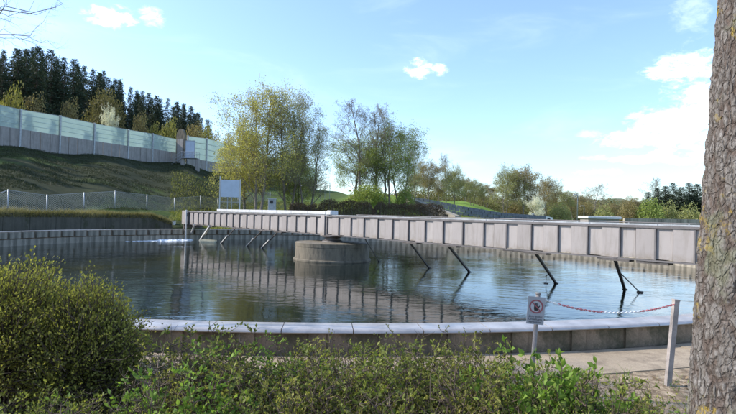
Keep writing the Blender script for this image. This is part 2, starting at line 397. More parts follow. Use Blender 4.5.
def hgt(x, y, rough=True):
    x = np.atleast_1d(np.asarray(x, float)); y = np.atleast_1d(np.asarray(y, float))
    yy = np.maximum(y, 3.0); k = np.clip(x/yy, PK[0], PK[-1])
    zs = np.array([np.interp(yy, [q[0] for q in p[1]], [q[1] for q in p[1]]) for p in PROF])
    i = np.clip(np.searchsorted(PK, k)-1, 0, len(PK)-2)
    t = (k-PK[i])/(PK[i+1]-PK[i]); t = t*t*(3-2*t)
    j = np.arange(len(x)); z = zs[i, j]*(1-t)+zs[i+1, j]*t
    r_ = np.hypot(x-TC.x, y-TC.y)
    z = np.where(y < 3, .54+(z-.54)*np.clip((y+8)/11, 0, 1), z)
    ed = np.clip((r_-TR-2.2)/6, 0, 1)                       # level strip around the tank
    z = np.where(r_ < TR+2.2, np.minimum(z, GZ), z)
    if rough:
        z = z + ed*(fbm(x*.9, y*.9, seed=5)-.5)*.22*np.clip(z-.3, .1, 1.6)
    far = np.hypot(x, y)
    return z
def H(x, y): return float(hgt(x, y)[0])

rad = np.concatenate([[TR+CW-.02, TR+.8, TR+1.2, TR+1.7, TR+2.19, TR+2.35], np.linspace(TR+2.7, TR+12, 34), np.geomspace(TR+12.6, 3500, 120)])
NA = 720; ang = np.arange(NA)*2*np.pi/NA
RR, AA = np.meshgrid(rad, ang, indexing='ij')
X = TC.x+RR*np.cos(AA); Y = TC.y+RR*np.sin(AA)
Z = hgt(X.ravel(), Y.ravel())
nearm = (Y.ravel() < 7.0)
Z = Z + np.where(nearm, (fbm(X.ravel()*1.2, Y.ravel()*1.2, seed=9)-.5)*.10*np.clip((6.6-Y.ravel())/1.0, 0, 1), 0)
V = np.stack([X.ravel(), Y.ravel(), Z], 1)
ii, jj = np.meshgrid(np.arange(len(rad)-1), np.arange(NA), indexing='ij'); j2 = (jj+1) % NA
F = np.stack([ii*NA+jj, (ii+1)*NA+jj, (ii+1)*NA+j2, ii*NA+j2], -1).reshape(-1, 4)
tag(link('ground', np_mesh('ground', V, F, M['terrain'], True)), kind='structure')
def GH(x, y):
    z = H(x, y)
    if y < 7.0: z += float((fbm(np.array([x*1.2]), np.array([y*1.2]), seed=9)[0]-.5)*.10*min(max((6.6-y), 0), 1))
    return z

# far hills
for nm, Yh, u0, u1, tops, col in (('far_hills', 1700, 200, 1300, [(200, 212), (380, 205), (460, 206), (540, 203), (585, 200), (612, 198.5), (640, 202), (680, 207), (800, 205), (1300, 210)], None),):
    n = 160; us = np.linspace(u0, u1, n); tv = np.interp(us, [t[0] for t in tops], [t[1] for t in tops])
    pts = [at_y(u, v, Yh) for u, v in zip(us, tv)]
    tz = np.array([p.z for p in pts])+(fbm(np.array([p.x/60 for p in pts]), np.zeros(n), seed=3)-.5)*16
    px_ = np.array([p.x for p in pts]); V = []; 
    for q, (dy, fz) in enumerate(((-500, 0.0), (-380, .25), (-260, .55), (-120, .85), (0, 1), (200, .9), (600, .0))):
        V.append(np.stack([px_*(1+dy/Yh), np.full(n, Yh+dy), 2+(tz-2)*fz+(fbm(px_/40, np.full(n, dy/30.), seed=q)-.5)*8*(fz > 0)], 1))
    V = np.concatenate(V); F = [(a*n+b, a*n+b+1, (a+1)*n+b+1, (a+1)*n+b) for a in range(6) for b in range(n-1)]
    def b_hill(nb, bs):
        g = nb.new('ShaderNodeNewGeometry').outputs['Position']
        c = nb.ramp(nb.noise(.018, 6, .65, g), [(.35, (.06, .08, .05)), (.5, (.11, .13, .07)), (.62, (.20, .19, .14))])
        nb.l.new(c, bs.inputs['Base Color']); bs.inputs['Roughness'].default_value = 1; bs.inputs['Specular IOR Level'].default_value = 0
    tag(link(nm, np_mesh(nm, V, F, mat('far hill woods', b_hill), True)), kind='structure')

# water
mb = MB(); mb.lathe([(TR-.015, 0), (.001, 0)], 128, c=(TC.x, TC.y)); mb.f = [tuple(reversed(f)) if False else f for f in mb.f]
wo = mb.build('water', M['water']); tag(wo, kind='structure')

# ------------------------------------------------------------------ the tank
tank = thing('settling_tank', 'large round concrete settling tank with pale sheet metal coping, full of water', 'water tank', tuple(TC))
NSEG = 132; dA = 2*math.pi/NSEG
def arc_block(r0, r1, z0, z1, a0, a1, n=2):
    mb = MB(); vs = []
    for i in range(n+1):
        a = a0+(a1-a0)*i/n; c, s_ = math.cos(a), math.sin(a)
        vs += [(r0*c, r0*s_, z0), (r1*c, r1*s_, z0), (r1*c, r1*s_, z1), (r0*c, r0*s_, z1)]
    fs = [(3, 2, 1, 0), (4*n, 4*n+1, 4*n+2, 4*n+3)]
    for i in range(n):
        for j in range(4): fs.append((4*i+j, 4*i+(j+1) % 4, 4*i+4+(j+1) % 4, 4*i+4+j))
    mb.add(vs, fs); return mb
def coping_mesh():
    # folded sheet metal: rounded outer roll, flat top with slight inward fall
    prof = [(-.03, -.050), (-.03, -.005), (.0, .006), (.22, -.004), (.30, -.010), (.34, -.004), (.375, -.010), (.395, -.028), (.402, -.048), (.392, -.062), (.38, -.062), (.37, -.04), (.0, -.045)]
    mb = MB(); n = 3; g = .006/TR; vs = []
    for i in range(n+1):
        a = g+(dA-2*g)*i/n; vs += [((TR+p[0])*math.cos(a), (TR+p[0])*math.sin(a), p[1]) for p in prof]
    k = len(prof); fs = [(i*k+j, i*k+(j+1) % k, (i+1)*k+(j+1) % k, (i+1)*k+j) for i in range(n) for j in range(k)]
    fs += [tuple(range(k)), tuple(n*k+j for j in reversed(range(k)))]
    mb.add(vs, fs); me = mb.mesh('coping_panel', M['coping'], False)
    sm = [i < n*k for i in range(len(fs))]; me.polygons.foreach_set('use_smooth', sm); me.set_sharp_from_angle(angle=R(40)); return me
cme = coping_mesh()
wme = arc_block(TR, TR+CW-.10, -.0, .86, .018, dA-.018, 2).mesh('wall_panel', M['conc_wall'])
jme = arc_block(TR+.01, TR+CW-.135, .0, .86, -.018, .018, 1).mesh('wall_joint', M['conc_wall'])
rme = arc_block(TR-.16, TR-.002, .46, .84, dA*.09, dA*.91, 2).mesh('inner_block', M['conc_in'])
sme = arc_block(TR-.14, TR-.004, -.4, .40, 0, dA, 2).mesh('inner_panel', M['conc_in'])
rng = random.Random(3)
for i in range(NSEG):
    link('coping_panel', cme, tank, (0, 0, ZC+rng.uniform(-.004, .004)), i*dA)
    link('wall_panel', wme, tank, (0, 0, 0), i*dA)
    link('wall_joint', jme, tank, (0, 0, 0), i*dA)
    link('inner_block', rme, tank, (0, 0, 0), i*dA)
    link('inner_panel', sme, tank, (0, 0, 0), i*dA)
# dark back of the overflow slots + tank bottom
mb = MB(); mb.lathe([(TR-.001, .86), (TR-.001, -3.0), (.01, -3.6)], 132); mb.build('tank_shell', M['conc_wall'], tank)

# concrete path at the foot of the near wall (slabs)
prng = random.Random(5)
path = tag(link('path', None, None, (TC.x, TC.y, 0)), kind='structure')
aC = -math.pi/2
k = 0; a = aC-.42
while a < aC+.62:
    wa = .085
    mb = arc_block(TR+CW-.02, TR+CW+1.02+prng.uniform(-.03, .03), GZ-.15, GZ+.015+prng.uniform(-.006, .006), a, a+wa-.0007, 4)
    mb.build('slab', M['conc_path'], path); a += wa

# centre pillar
pil = thing('centre_pillar', 'round stained concrete pillar standing in the middle of the tank, under the bridge pivot', 'pillar', (TC.x+.25, TC.y+.35, 0))
mb = MB(); mb.lathe([(2.0, -1.5), (2.0, .72), (1.99, .75)], 56); mb.lathe([(1.99, .75), (.02, .75)], 56); mb.build('drum', M['conc_pil'], pil)
mb = MB(); mb.lathe([(2.01, -.5), (2.10, -.5), (2.10, .07), (2.08, .10), (2.01, .11)], 56); mb.build('foot_ring', M['conc_pil'], pil)
mb = MB(); mb.lathe([(1.99, .74), (2.012, .745), (2.02, .93), (2.0, .95), (1.2, .96), (.02, .965)], 56); mb.build('cap_slab', M['conc_pil'], pil)
mb = MB(); mb.lathe([(.62, .96), (.56, 1.03), (.42, 1.08), (.40, 1.2), (.6, 1.24), (.6, 1.32), (.02, 1.32)], 32); mb.build('pedestal', M['steel_dark'], pil)

# ------------------------------------------------------------------ the bridge
P = 1.03297; T0 = -18.70244; KC = 18            # rib k stands at T0 + k*P along the bridge
TL, TRT = T0-2*P, TR+.45
ZT, ZB = 2.393, 1.34
br = thing('scraper_bridge', 'long rotating scraper bridge of pinkish grey steel panels spanning the whole tank', 'bridge', tuple(TC), TH)
def bmesh(name, mt, fn, parent=br):
    mb = MB(); fn(mb); return mb.build(name, mt, parent)
bays = list(range(-2, 38))
ribw = .045
def side(yf, sgn, first):
    # recessed (left) and proud (right) sheet of each bay; rib between bays
    ra = MB(); ra.box(ribw/2, P*.46, 0, .012, ZB+.05, ZT-.085)
    rm = [ra.mesh('side_panel', M['panel']), None]
    rb = MB(); rb.box(P*.46+.003, P-ribw/2, 0, .012, ZB+.03, ZT-.085); rb.box(P*.46+.003, P*.46+.011, -.0, .05, ZB+.03, ZT-.085)
    rbm = rb.mesh('side_panel', M['panel2'])
    rr = MB(); rr.box(-ribw/2, ribw/2, -.010, .06, ZB+.02, ZT-.086)
    rrm = rr.mesh('rib', M['steel_edge'])
    for k in bays:
        t = T0+k*P
        for nm, me, off in (('side_panel', rm[0], .055), ('side_panel', rbm, .002), ('rib', rrm, 0)):
            o = link(nm, me, br, (t, yf+sgn*off, 0))
            if sgn < 0: o.location.x = t+(0 if nm == 'rib' else P); o.rotation_euler = (0, 0, math.pi)
    link('rib', rrm, br, (T0+38*P, yf, 0), 0 if sgn > 0 else math.pi)
side(0, 1, True); side(1.5, -1, False)
XE = T0+38*P
bmesh('top_flange', M['steel_edge'], lambda b: b.box(TL-.02, XE+.03, -.03, .16, ZT-.085, ZT-.01))
bmesh('top_flange', M['steel_edge'], lambda b: b.box(TL-.02, XE+.03, 1.34, 1.53, ZT-.085, ZT-.01))
bmesh('bottom_flange', M['steel_edge'], lambda b: b.box(TL, XE+.03, -.02, .14, ZB-.025, ZB+.02))
bmesh('bottom_flange', M['steel_edge'], lambda b: b.box(TL, XE+.03, 1.36, 1.52, ZB-.025, ZB+.02))
# walkway gratings
gm = MB(); gm.box(0.01, 2*P-.01, .17, 1.33, ZT-.06, ZT-.03); gm.box(.01, 2*P-.01, .165, .185, ZT-.03, ZT+.035); gm.box(.01, 2*P-.01, 1.315, 1.335, ZT-.03, ZT+.035)
gme = gm.mesh('walkway_grating', M['steel_mid'])
for q in range(20): link('walkway_grating', gme, br, (TL+q*2*P, 0, 0))
# cross beams
cm = MB(); cm.box(-.05, .05, .14, 1.36, ZB-.02, ZB+.10); cme2 = cm.mesh('cross_beam', M['steel_dark'])
for q in range(0, 41, 2): link('cross_beam', cme2, br, (TL+q*P, 0, 0))
def t_at(u, v=213):
    d = ray(u, v); kx = d.x/d.y; c, s_ = math.cos(TH), math.sin(TH); return (kx*TC.y-TC.x)/(c-kx*s_)
t0, t1 = t_at(213), t_at(321)
n = 8
for q in range(n):
    a_, b_ = t0+(t1-t0)*q/n, t0+(t1-t0)*(q+1)/n-.012
    bmesh('cable_duct', M['steel_white'], lambda b: b.box(a_, b_, .30, .52, ZT+.06, ZT+.23, bev=.012))
for q in range(n*2):
    tt = t0+.3+(t1-t0-.6)*q/(n*2-1); bmesh('duct_bracket', M['steel_mid'], lambda b: b.box(tt-.02, tt+.02, .33, .49, ZT-.04, ZT+.058))
tc_ = t_at(328)
bmesh('pivot_cap', M['steel_white'], lambda b: (b.box(tc_-.36, tc_+.12, .1, .62, ZT+.05, ZT+.27, bev=.05), b.box(tc_-.28, tc_+.06, .2, .5, ZT-.03, ZT+.05)))
bmesh('joint_plate', M['panel'], lambda b: b.box(t_at(322.2)-.02, t_at(325.5)+.02, -.075, -.038, ZB-.05, ZT+.02))
# pale cable rail on the right half
tr0 = t_at(338)
bmesh('rail', M['steel_edge'], lambda b: b.tube([(tr0, 1.25, ZT+.07), (XE, 1.25, ZT+.07)], .016, 8))
for q in range(12):
    tt = tr0+.1+(XE-tr0-.2)*q/11; bmesh('rail_post', M['steel_mid'], lambda b: b.box(tt-.015, tt+.015, 1.235, 1.265, ZT-.03, ZT+.055))
# left end: white end cabinet, guide pole, carriage
bmesh('end_box', M['panel'], lambda b: (b.box(TL-.05, TL+1.2*P, -.12, -.045, ZB-.02, ZT+.05, bev=.01),))
bmesh('end_hatch', M['steel_dark'], lambda b: (b.box(TL+1.05, TL+1.3, -.135, -.121, ZT-.42, ZT-.16),))
bmesh('end_carriage', M['steel_dark'], lambda b: (b.box(TL-.25, TL+.6, .1, 1.4, ZC+.08, ZB-.03), b.tube([(TL+.1, .0, ZC+.16), (TL+.1, .1, ZC+.16)], .15, 16)))
bmesh('end_carriage', M['steel_dark'], lambda b: (b.box(XE-.6, XE+.2, .1, 1.4, ZC+.08, ZB-.03), b.tube([(XE-.1, .0, ZC+.16), (XE-.1, .1, ZC+.16)], .15, 16)))
# scraper struts: top on the bridge underside, foot just below the water
Minv = (Matrix.Translation(TC) @ Matrix.Rotation(TH, 4, 'Z')).inverted()
def strut(utop, foot, white, w_=.10, yoff=-.06, plate=True, ex=.15):
    f = Minv @ on_z(foot[0], foot[1], -.0); tt = t_at(utop, 230)
    a_ = Vector((tt, yoff, ZB-.03)); dd = (f-a_); b_ = f+dd.normalized()*ex
    mt = M['steel_white'] if white else M['steel_dark']  # arm colour carries the light: pale where sunlit, dark in bridge shadow
    s_ = bmesh('scraper_arm', mt, lambda b: b.beam(a_, b_, w_, w_*.8))
    if plate: bmesh('arm_bracket', M['steel_dark'], lambda b: b.box(tt-.45, tt+.45, -.10, .25, ZB-.085, ZB-.027))
    bmesh('scraper_shoe', M['steel_dark'], lambda b: b.obox(f+Vector((0, 0, .0)), (.08, 0, 0), (0, .04, 0), (0, 0, .03)), s_)
    return f, a_
strut(185, (180.5, 234.5), False, .05, plate=False)
strut(195.2, (189.3, 238.8), True, .12)
strut(210.6, (200.2, 240.5), True, .16)
for ut, ft, lo in ((236, (222, 243), (229.5, 235)), (263, (247.5, 246), (254.5, 238.5)), (279, (262.5, 248), (270.5, 240.2))):
    f, a_ = strut(ut, ft, False, .06)
    bmesh('sunlit_arm_part', M['steel_white'], lambda b: b.beam(f+(a_-f)*-.02+Vector((0, -.05, 0)), f+(a_-f)*.52+Vector((0, -.05, 0)), .13, .06))  # pale beam paints the arm's sunlit lower half; its shaded upper part stays dark
strut(366, (379.3, 261.5), False, .03, plate=False)
strut(411, (429.3, 268), False, .07)
strut(449.5, (469.5, 272), False, .085)
fJ, aJ = strut(536.5, (556, 283.5), False, .085)
fK, aK = strut(616.2, (624.8, 289.5), False, .09)
bmesh('guide_pole', M['steel_white'], lambda b: b.beam(Vector((t_at(188.7), -.2, ZT+.12)), Vector((t_at(188.7), -.2, -.1)), .09, .09))
q_ = Minv @ on_z(546, 283.5, 0)
bmesh('stay_rod', M['steel_dark'], lambda b: (b.tube([fJ+(aJ-fJ)*.34, q_+Vector((0, 0, .30)), q_+Vector((0, 0, -.1))], .016, 6), b.obox(q_+Vector((0, 0, .0)), (.07, 0, 0), (0, .05, 0), (0, 0, .03))))
q_ = Minv @ on_z(640, 292.5, 0)
bmesh('stay_rod', M['steel_dark'], lambda b: (b.tube([fK+(aK-fK)*.62, q_], .018, 6), b.obox(q_, (.09, 0, 0), (0, .06, 0), (0, 0, .05))))
# hanging plate near the right end and small lugs
for u in (508, 519, 604, 652): 
    tt = t_at(u, 240); bmesh('lug', M['steel_dark'], lambda b: b.box(tt-.22, tt+.22, .0, .2, ZB-.07, ZB-.026))
tt = t_at(654, 240); bmesh('lug', M['steel_dark'], lambda b: b.box(tt-.5, tt+.4, .0, .4, ZB-.10, ZB-.026))
# floating skimmer trough on the left
c0 = on_z(208, 242.3, 0)
sk = thing('skimmer_trough', 'small cream floating trough on the water under the left end of the bridge', 'trough', (c0.x, c0.y, 0), R(-14))
M['cream'] = simple('cream plastic', (.62, .55, .38), .5, var=.15, scale=5)
mb = MB(); mb.box(-.62, .62, -.18, .18, -.08, .13, bev=.03); mb.build('float', M['cream'], sk)
mb = MB(); mb.box(-.66, .66, -.2, -.16, .09, .2); mb.box(-.66, .66, .16, .2, .09, .2); mb.build('rim', M['cream'], sk)
# white surge line where water pours in at the left rim
fv = []; ff = []
rs = np.random.RandomState(4)
for i in range(900):
    u = 176-abs(rs.randn())*18 if i % 3 else 176+rs.rand()*16
    u = max(u, 128); kx = (u-368)/FPX; A_ = kx*kx+1; B_ = -2*(kx*TC.x+TC.y); C_ = TC.x**2+TC.y**2-(TR-.55+.22*rs.randn())**2; yy_ = (-B_+math.sqrt(B_*B_-4*A_*C_))/2/A_; p = Vector((kx*yy_, yy_, 0))
    r_ = .02+.10*rs.rand()*(1 if u > 150 else .5); p.z = .004
    o = len(fv); n = 6
    fv += [(p.x+r_*2.2*math.cos(a), p.y+r_*math.sin(a), .003) for a in np.arange(n)*math.pi*2/n]+[(p.x, p.y, .02+.10*rs.rand()*(u > 160))]
    ff += [(o+j, o+(j+1) % n, o+n) for j in range(n)]
tag(link('foam', np_mesh('foam', fv, ff, M['foam'], True)), 'white foam churning on the water at the left rim', 'foam', kind='stuff')

# ------------------------------------------------------------------ left side: retaining wall, fence, bank, noise barrier
RW = TR+2.25
ret = thing('retaining_wall', 'dark streaked concrete retaining wall curving behind the far left rim', 'wall', tuple(TC))
def ang_for_u(u):
    d = ray(u, 215); kx = d.x/d.y
    A_ = kx*kx+1; B_ = -2*(kx*TC.x+TC.y); C_ = TC.x**2+TC.y**2-RW**2
    y = (-B_+math.sqrt(B_*B_-4*A_*C_))/2/A_; return math.atan2(y-TC.y, kx*y-TC.x) % (2*math.pi)
aL, aR_ = ang_for_u(-120), ang_for_u(172)
a = aL; st = .085
while (a-aR_) > 0:
    a2 = max(a-st, aR_); 
    ztop = lambda aa: 1.98 if aa > ang_for_u(150) else 1.98-.62*min(1, (ang_for_u(150)-aa)/(ang_for_u(150)-aR_))
    mb = MB(); vs = []
    for aa, zt in ((a2+.0006, ztop(a2)), (a-.0006, ztop(a))):
        c, s_ = math.cos(aa), math.sin(aa)
        vs += [((RW-.15)*c, (RW-.15)*s_, .3), ((RW+.1)*c, (RW+.1)*s_, .3), ((RW+.1)*c, (RW+.1)*s_, zt), ((RW-.15)*c, (RW-.15)*s_, zt)]
    mb.add(vs, [(0,1,2,3), (7,6,5,4), (0,4,5,1), (1,5,6,2), (2,6,7,3), (3,7,4,0)]); mb.build('wall_panel', M['conc_ret'], ret); a = a2
p = at_y(173.5, 227, 46)
bx = thing('white_box', 'small white box standing on the rim left of the bridge end', 'box', (p.x, p.y, .3))
mb = MB(); mb.box(-.15, .15, -.12, .12, 0, 1.15, bev=.02); mb.build('body', M['white'], bx); mb = MB(); mb.box(-.18, .18, -.15, .15, 1.15, 1.2); mb.build('lid', M['steel_white'], bx)

# wire fence
FA, FB = Vector((-24.6, 31.2)), Vector((-19.3, 66))
def fence_pt(u):
    d = ray(u, 200); kx = d.x/d.y; D = FB-FA; s_ = (kx*FA.y-FA.x)/(D.x-kx*D.y); p = FA+D*s_; return p
fen = thing('wire_fence', 'chain link fence on pale posts along the foot of the dark bank', 'fence')
fus = [-150, -75, -30, 8, 47, 84, 115, 147, 174.5, 200.5, 218, 238, 255, 270]
fps = []
for u in fus:
    p = fence_pt(u) if u > -40 else Vector((ux(u, 31.2-(-30-u)*.08), 31.2-(-30-u)*.08)); fps.append(p)
pm = MB(); pm.tube([(0, 0, -.3), (0, 0, 1.55)], .045, 8); pme = pm.mesh('fence_post', M['steel_mid'], True)
M['wire'] = simple('fence wire', (.42, .42, .40), .6, .3, .1)
for q, p in enumerate(fps):
    z = float(hgt(p.x, p.y, False)[0]); link('fence_post', pme, fen, (p.x, p.y, z))
    if q+1 < len(fps):
        p2 = fps[q+1]; z2 = float(hgt(p2.x, p2.y, False)[0]); L = (p2-p).length
        mb = MB(); a_ = Vector((p.x, p.y, z)); b_ = Vector((p2.x, p2.y, z2))
        mb.beam(a_+Vector((0, 0, 1.5)), b_+Vector((0, 0, 1.5)), .03, .03); mb.build('top_wire', M['steel_mid'], fen)
        mb = MB(); n = int(L/.16); hgt_ = 1.42
        up = Vector((0, 0, 1))
        for i in range(-9, n):
            for sg in (1, -1):
                s0 = i*.16; s1 = s0+hgt_
                lo, hi = 0., 1.
                if s0 < 0: lo = -s0/hgt_
                if s1 > L: hi = (L-s0)/hgt_
                if hi <= lo: continue
                d = (b_-a_)/L
                def pt(f_): 
                    zz = .05+f_*hgt_ if sg > 0 else .05+hgt_-f_*hgt_
                    return a_+d*(s0+f_*hgt_)+up*zz
                q0, q1 = pt(lo), pt(hi); t = (q1-q0).normalized(); nn_ = t.cross(Vector((d.y, -d.x, 0))).normalized()*.008
                o_ = len(mb.v); mb.v += [tuple(q0-nn_), tuple(q0+nn_), tuple(q1+nn_), tuple(q1-nn_)]; mb.f.append((o_, o_+1, o_+2, o_+3)); mb.mi.append(0)
        mb.build('wire_mesh', M['wire'], fen)

# noise barrier, first run (left) and second run (behind the trees)
def barrier(name, label, PA, PB, us, conc_b, conc_t, glass_t, glass_ok=True):
    PA, PB = Vector(PA), Vector(PB); D = PB-PA
    root = thing(name, label, 'wall')
    def pt(u, v):
        d = ray(u, v); kx = d.x/d.y; s_ = (kx*PA.y-PA.x)/(D.x-kx*D.y); q = PA+D*s_; return at_y(u, v, q.y)
    dn = Vector((D.y, -D.x, 0)).normalized(); dt = Vector((D.x, D.y, 0)).normalized()
    for q in range(len(us)-1):
        ua, ub = us[q], us[q+1]
        f = lambda tab, u: float(np.interp(u, [t[0] for t in tab], [t[1] for t in tab]))
        a0, b0 = pt(ua, f(conc_b, ua)), pt(ub, f(conc_b, ub-.01)); a1, b1 = pt(ua, f(conc_t, ua)), pt(ub, f(conc_t, ub)); a2, b2 = pt(ua, f(glass_t, ua)), pt(ub, f(glass_t, ub))
        n = 4
        a0.z = min(a0.z, b0.z)-1.0; b0.z = a0.z
        for i in range(n):       # precast concrete planks stand side by side
            t0_, t1_ = i/n, (i+1)/n-.012
            mb = MB(); A0, B0, A1, B1 = a0.lerp(b0, t0_), a0.lerp(b0, t1_), a1.lerp(b1, t0_), a1.lerp(b1, t1_)
            th_ = dn*.15
            mb.add([A0-th_, B0-th_, B0+th_, A0+th_, A1-th_, B1-th_, B1+th_, A1+th_], [(0,3,2,1),(4,5,6,7),(0,1,5,4),(1,2,6,5),(2,3,7,6),(3,0,4,7)]); mb.build('concrete_plank', M['conc_bar'], root)
        nr = 4
        for i in range(nr):
            A, B, C_, D_ = a1.lerp(a2, i/nr+.012), b1.lerp(b2, i/nr+.012), b1.lerp(b2, (i+1)/nr-.012), a1.lerp(a2, (i+1)/nr-.012)
            th_ = dn*.02; mb = MB()
            mb.add([A-th_, B-th_, B+th_, A+th_, D_-th_, C_-th_, C_+th_, D_+th_], [(0,3,2,1),(4,5,6,7),(0,1,5,4),(1,2,6,5),(2,3,7,6),(3,0,4,7)]); mb.build('clear_pane', M['barrier_glass'], root)
        for i in range(nr+1):
            mb = MB(); mb.beam(a1.lerp(a2, i/nr)+dn*.03, b1.lerp(b2, i/nr)+dn*.03, .06, .05); mb.build('pane_bar', M['steel_mid'] if i in (0, nr) else M['barrier_bar'], root)
    for u in us:
        f = lambda tab, u: float(np.interp(u, [t[0] for t in tab], [t[1] for t in tab]))
        p0, p1 = pt(u, f(conc_b, u)), pt(u, f(glass_t, u)-.6); p0.z -= .5; c = (p0+p1)/2
        mb = MB(); mb.obox(c+dn*.12, dt*.11, dn*.16, Vector((0, 0, (p1.z-p0.z)/2))); mb.build('barrier_post', M['steel_mid'], root)
    return root, pt
M['barrier_bar'] = simple('barrier glazing bar', (.45, .55, .54), .5, var=.05)
b1, pt1 = barrier('noise_barrier', 'long noise barrier of pale green panes above grey concrete on the dark bank', (-50, 70), (-37.2, 100),
    [-130, -70, -22, 19.5, 59.3, 93.6, 127.5, 152, 177],
    [(-130, 136), (0, 146), (59, 151.5), (93, 155.6), (95, 152.5), (127, 156), (128, 157.5), (177, 162)],
    [(-130, 106), (0, 126), (59.3, 135.4), (94, 141), (127.5, 146), (152, 149), (177, 153)],
    [(-130, 74), (0, 105.4), (19.5, 109.3), (59.3, 115.9), (93.6, 123.4), (127.5, 129.6), (152, 133.8), (177, 139.5)])
b2, pt2 = barrier('noise_barrier', 'second run of pale green panes right of the rounded slab, behind the trees', (-35.6, 99), (-14, 152),
    [187, 206, 224, 243, 262, 281, 300, 316],
    [(187, 166), (225, 171), (262, 178), (300, 186), (336, 193)],
    [(187, 158), (225, 164), (262, 172), (300, 180.5), (336, 188)],
    [(187, 136), (206, 138.5), (225, 143), (262, 154), (300, 165), (336, 174)])
# tall rounded slab at the end of the first run
p = at_y(180.5, 166, 98.0); top = at_y(180.5, 129, 98.0).z
sl = thing('rounded_slab', 'tall grey concrete slab with a rounded top between the two barrier runs', 'wall', (p.x, p.y, p.z-1), R(-18))
mb = MB(); hw = .95; Hh = top-p.z+1; prof = [(-hw, 0), (hw, 0)]+[(hw*math.cos(a), Hh-hw*1.6+hw*1.6*math.sin(a)) for a in np.linspace(0, math.pi, 13)]
k = len(prof); mb.add([(x, -.25, z) for x, z in prof]+[(x, .25, z) for x, z in prof], [tuple(range(k)), tuple(k+j for j in reversed(range(k)))]+[(j, j+k, (j+1) % k+k, (j+1) % k) for j in range(k)])
mb.build('slab', M['conc_pil'], sl); mb = MB(); mb.box(-hw+.25, hw-.25, -.29, -.251, .6, Hh-1.9); mb.build('face_panel', M['conc_bar'], sl)
# door and stair by the slab
p = at_y(189.5, 164, 96.5)
dr = thing('barrier_door', 'grey blue service door in the noise barrier beside the rounded slab', 'door', (p.x, p.y, p.z))
mb = MB(); z1 = at_y(189, 141, 96.5).z-p.z; mb.box(-.75, .85, -.04, .04, 1.0, z1); mb.build('leaf', M['board'], dr)
mb = MB(); mb.box(-.85, -.76, -.08, .08, .9, z1+.1); mb.box(.86, .95, -.08, .08, .9, z1+.1); mb.box(-.85, .95, -.08, .08, z1+.002, z1+.1); mb.build('frame', M['steel_mid'], dr)
stg = thing('service_stair', 'small steel stair with handrails below the door in the noise barrier', 'stairs', (p.x, p.y-1.2, p.z))
mb = MB(); mb.box(-.9, 2.0, -.7, .9, .9, 1.0); mb.build('landing', M['steel_mid'], stg)
for q in range(6):
    mb = MB(); mb.box(-1.2-.32*q, -.92-.32*q, -.6, .5, .78-.2*q, .82-.2*q); mb.build('step', M['steel_mid'], stg)
for y_ in (-.68, .86):
    mb = MB()
    for x_ in (-.85, .55, 1.95): mb.tube([(x_, y_, 1.0), (x_, y_, 2.1)], .035, 6)
    mb.tube([(-.85, y_, 2.1), (1.95, y_, 2.1)], .035, 6); mb.tube([(-.85, y_, 1.6), (1.95, y_, 1.6)], .028, 6)
    mb.tube([(-.85, y_, 2.1), (-2.9, y_, .8)], .035, 6); mb.tube([(-.85, y_, 1.5), (-2.9, y_, .3)], .028, 6)
    mb.build('handrail', M['steel_mid'], stg)
for x_ in (-.8, 1.9):
    mb = MB(); mb.box(x_-.3, x_+.3, -.4, .4, -1.6, .88); mb.build('footing', M['conc_bar'], stg)

# notice board behind the bridge
pa, pb = at_y(219.6, 208, 57), at_y(239.6, 208, 57)
nbz = H((pa.x+pb.x)/2, 57)
nt_ = thing('notice_board', 'blank pale blue board between two tall posts behind the left half of the bridge', 'board', ((pa.x+pb.x)/2, 57, nbz), .04)
hwid = (pb.x-pa.x)/2; zz = lambda v: at_y(229, v, 57).z-nbz
for s_, vt in ((-1, 176.5), (1, 179)):
    mb = MB(); mb.beam((s_*hwid, 0, -.3), (s_*hwid, 0, zz(vt)), .11, .11); mb.build('post', M['steel_white'], nt_)
mb = MB(); mb.box(-hwid+.08, hwid-.08, -.05, .03, zz(197.2), zz(180), bev=.01); mb.build('panel', M['board'], nt_)
for s_ in (-.25, .2):
    mb = MB(); mb.beam((s_, 0, -.3), (s_, 0, zz(197.6)), .07, .07); mb.build('leg', M['steel_mid'], nt_)
mb = MB(); mb.beam((-hwid+.06, .02, zz(202)), (hwid-.06, .02, zz(202)), .05, .06); mb.build('crossbar', M['steel_mid'], nt_)
# control cabinet
p = at_y(272, 209, 56)
cb = thing('control_cabinet', 'small grey control cabinet behind the bridge between the tree trunks', 'cabinet', (p.x, 56, H(p.x, 56)), .1)
zz2 = at_y(272, 199, 56).z-cb.location.z
mb = MB(); mb.box(-.42, .42, -.2, .2, 0, zz2, bev=.03); mb.build('body', M['steel_mid'], cb)
mb = MB(); mb.box(-.22, .12, -.225, -.203, zz2-.5, zz2-.15); mb.build('display', M['black'], cb)
mb = MB(); mb.box(-.48, .48, -.27, .22, zz2+.002, zz2+.06); mb.build('roof', M['steel_white'], cb)

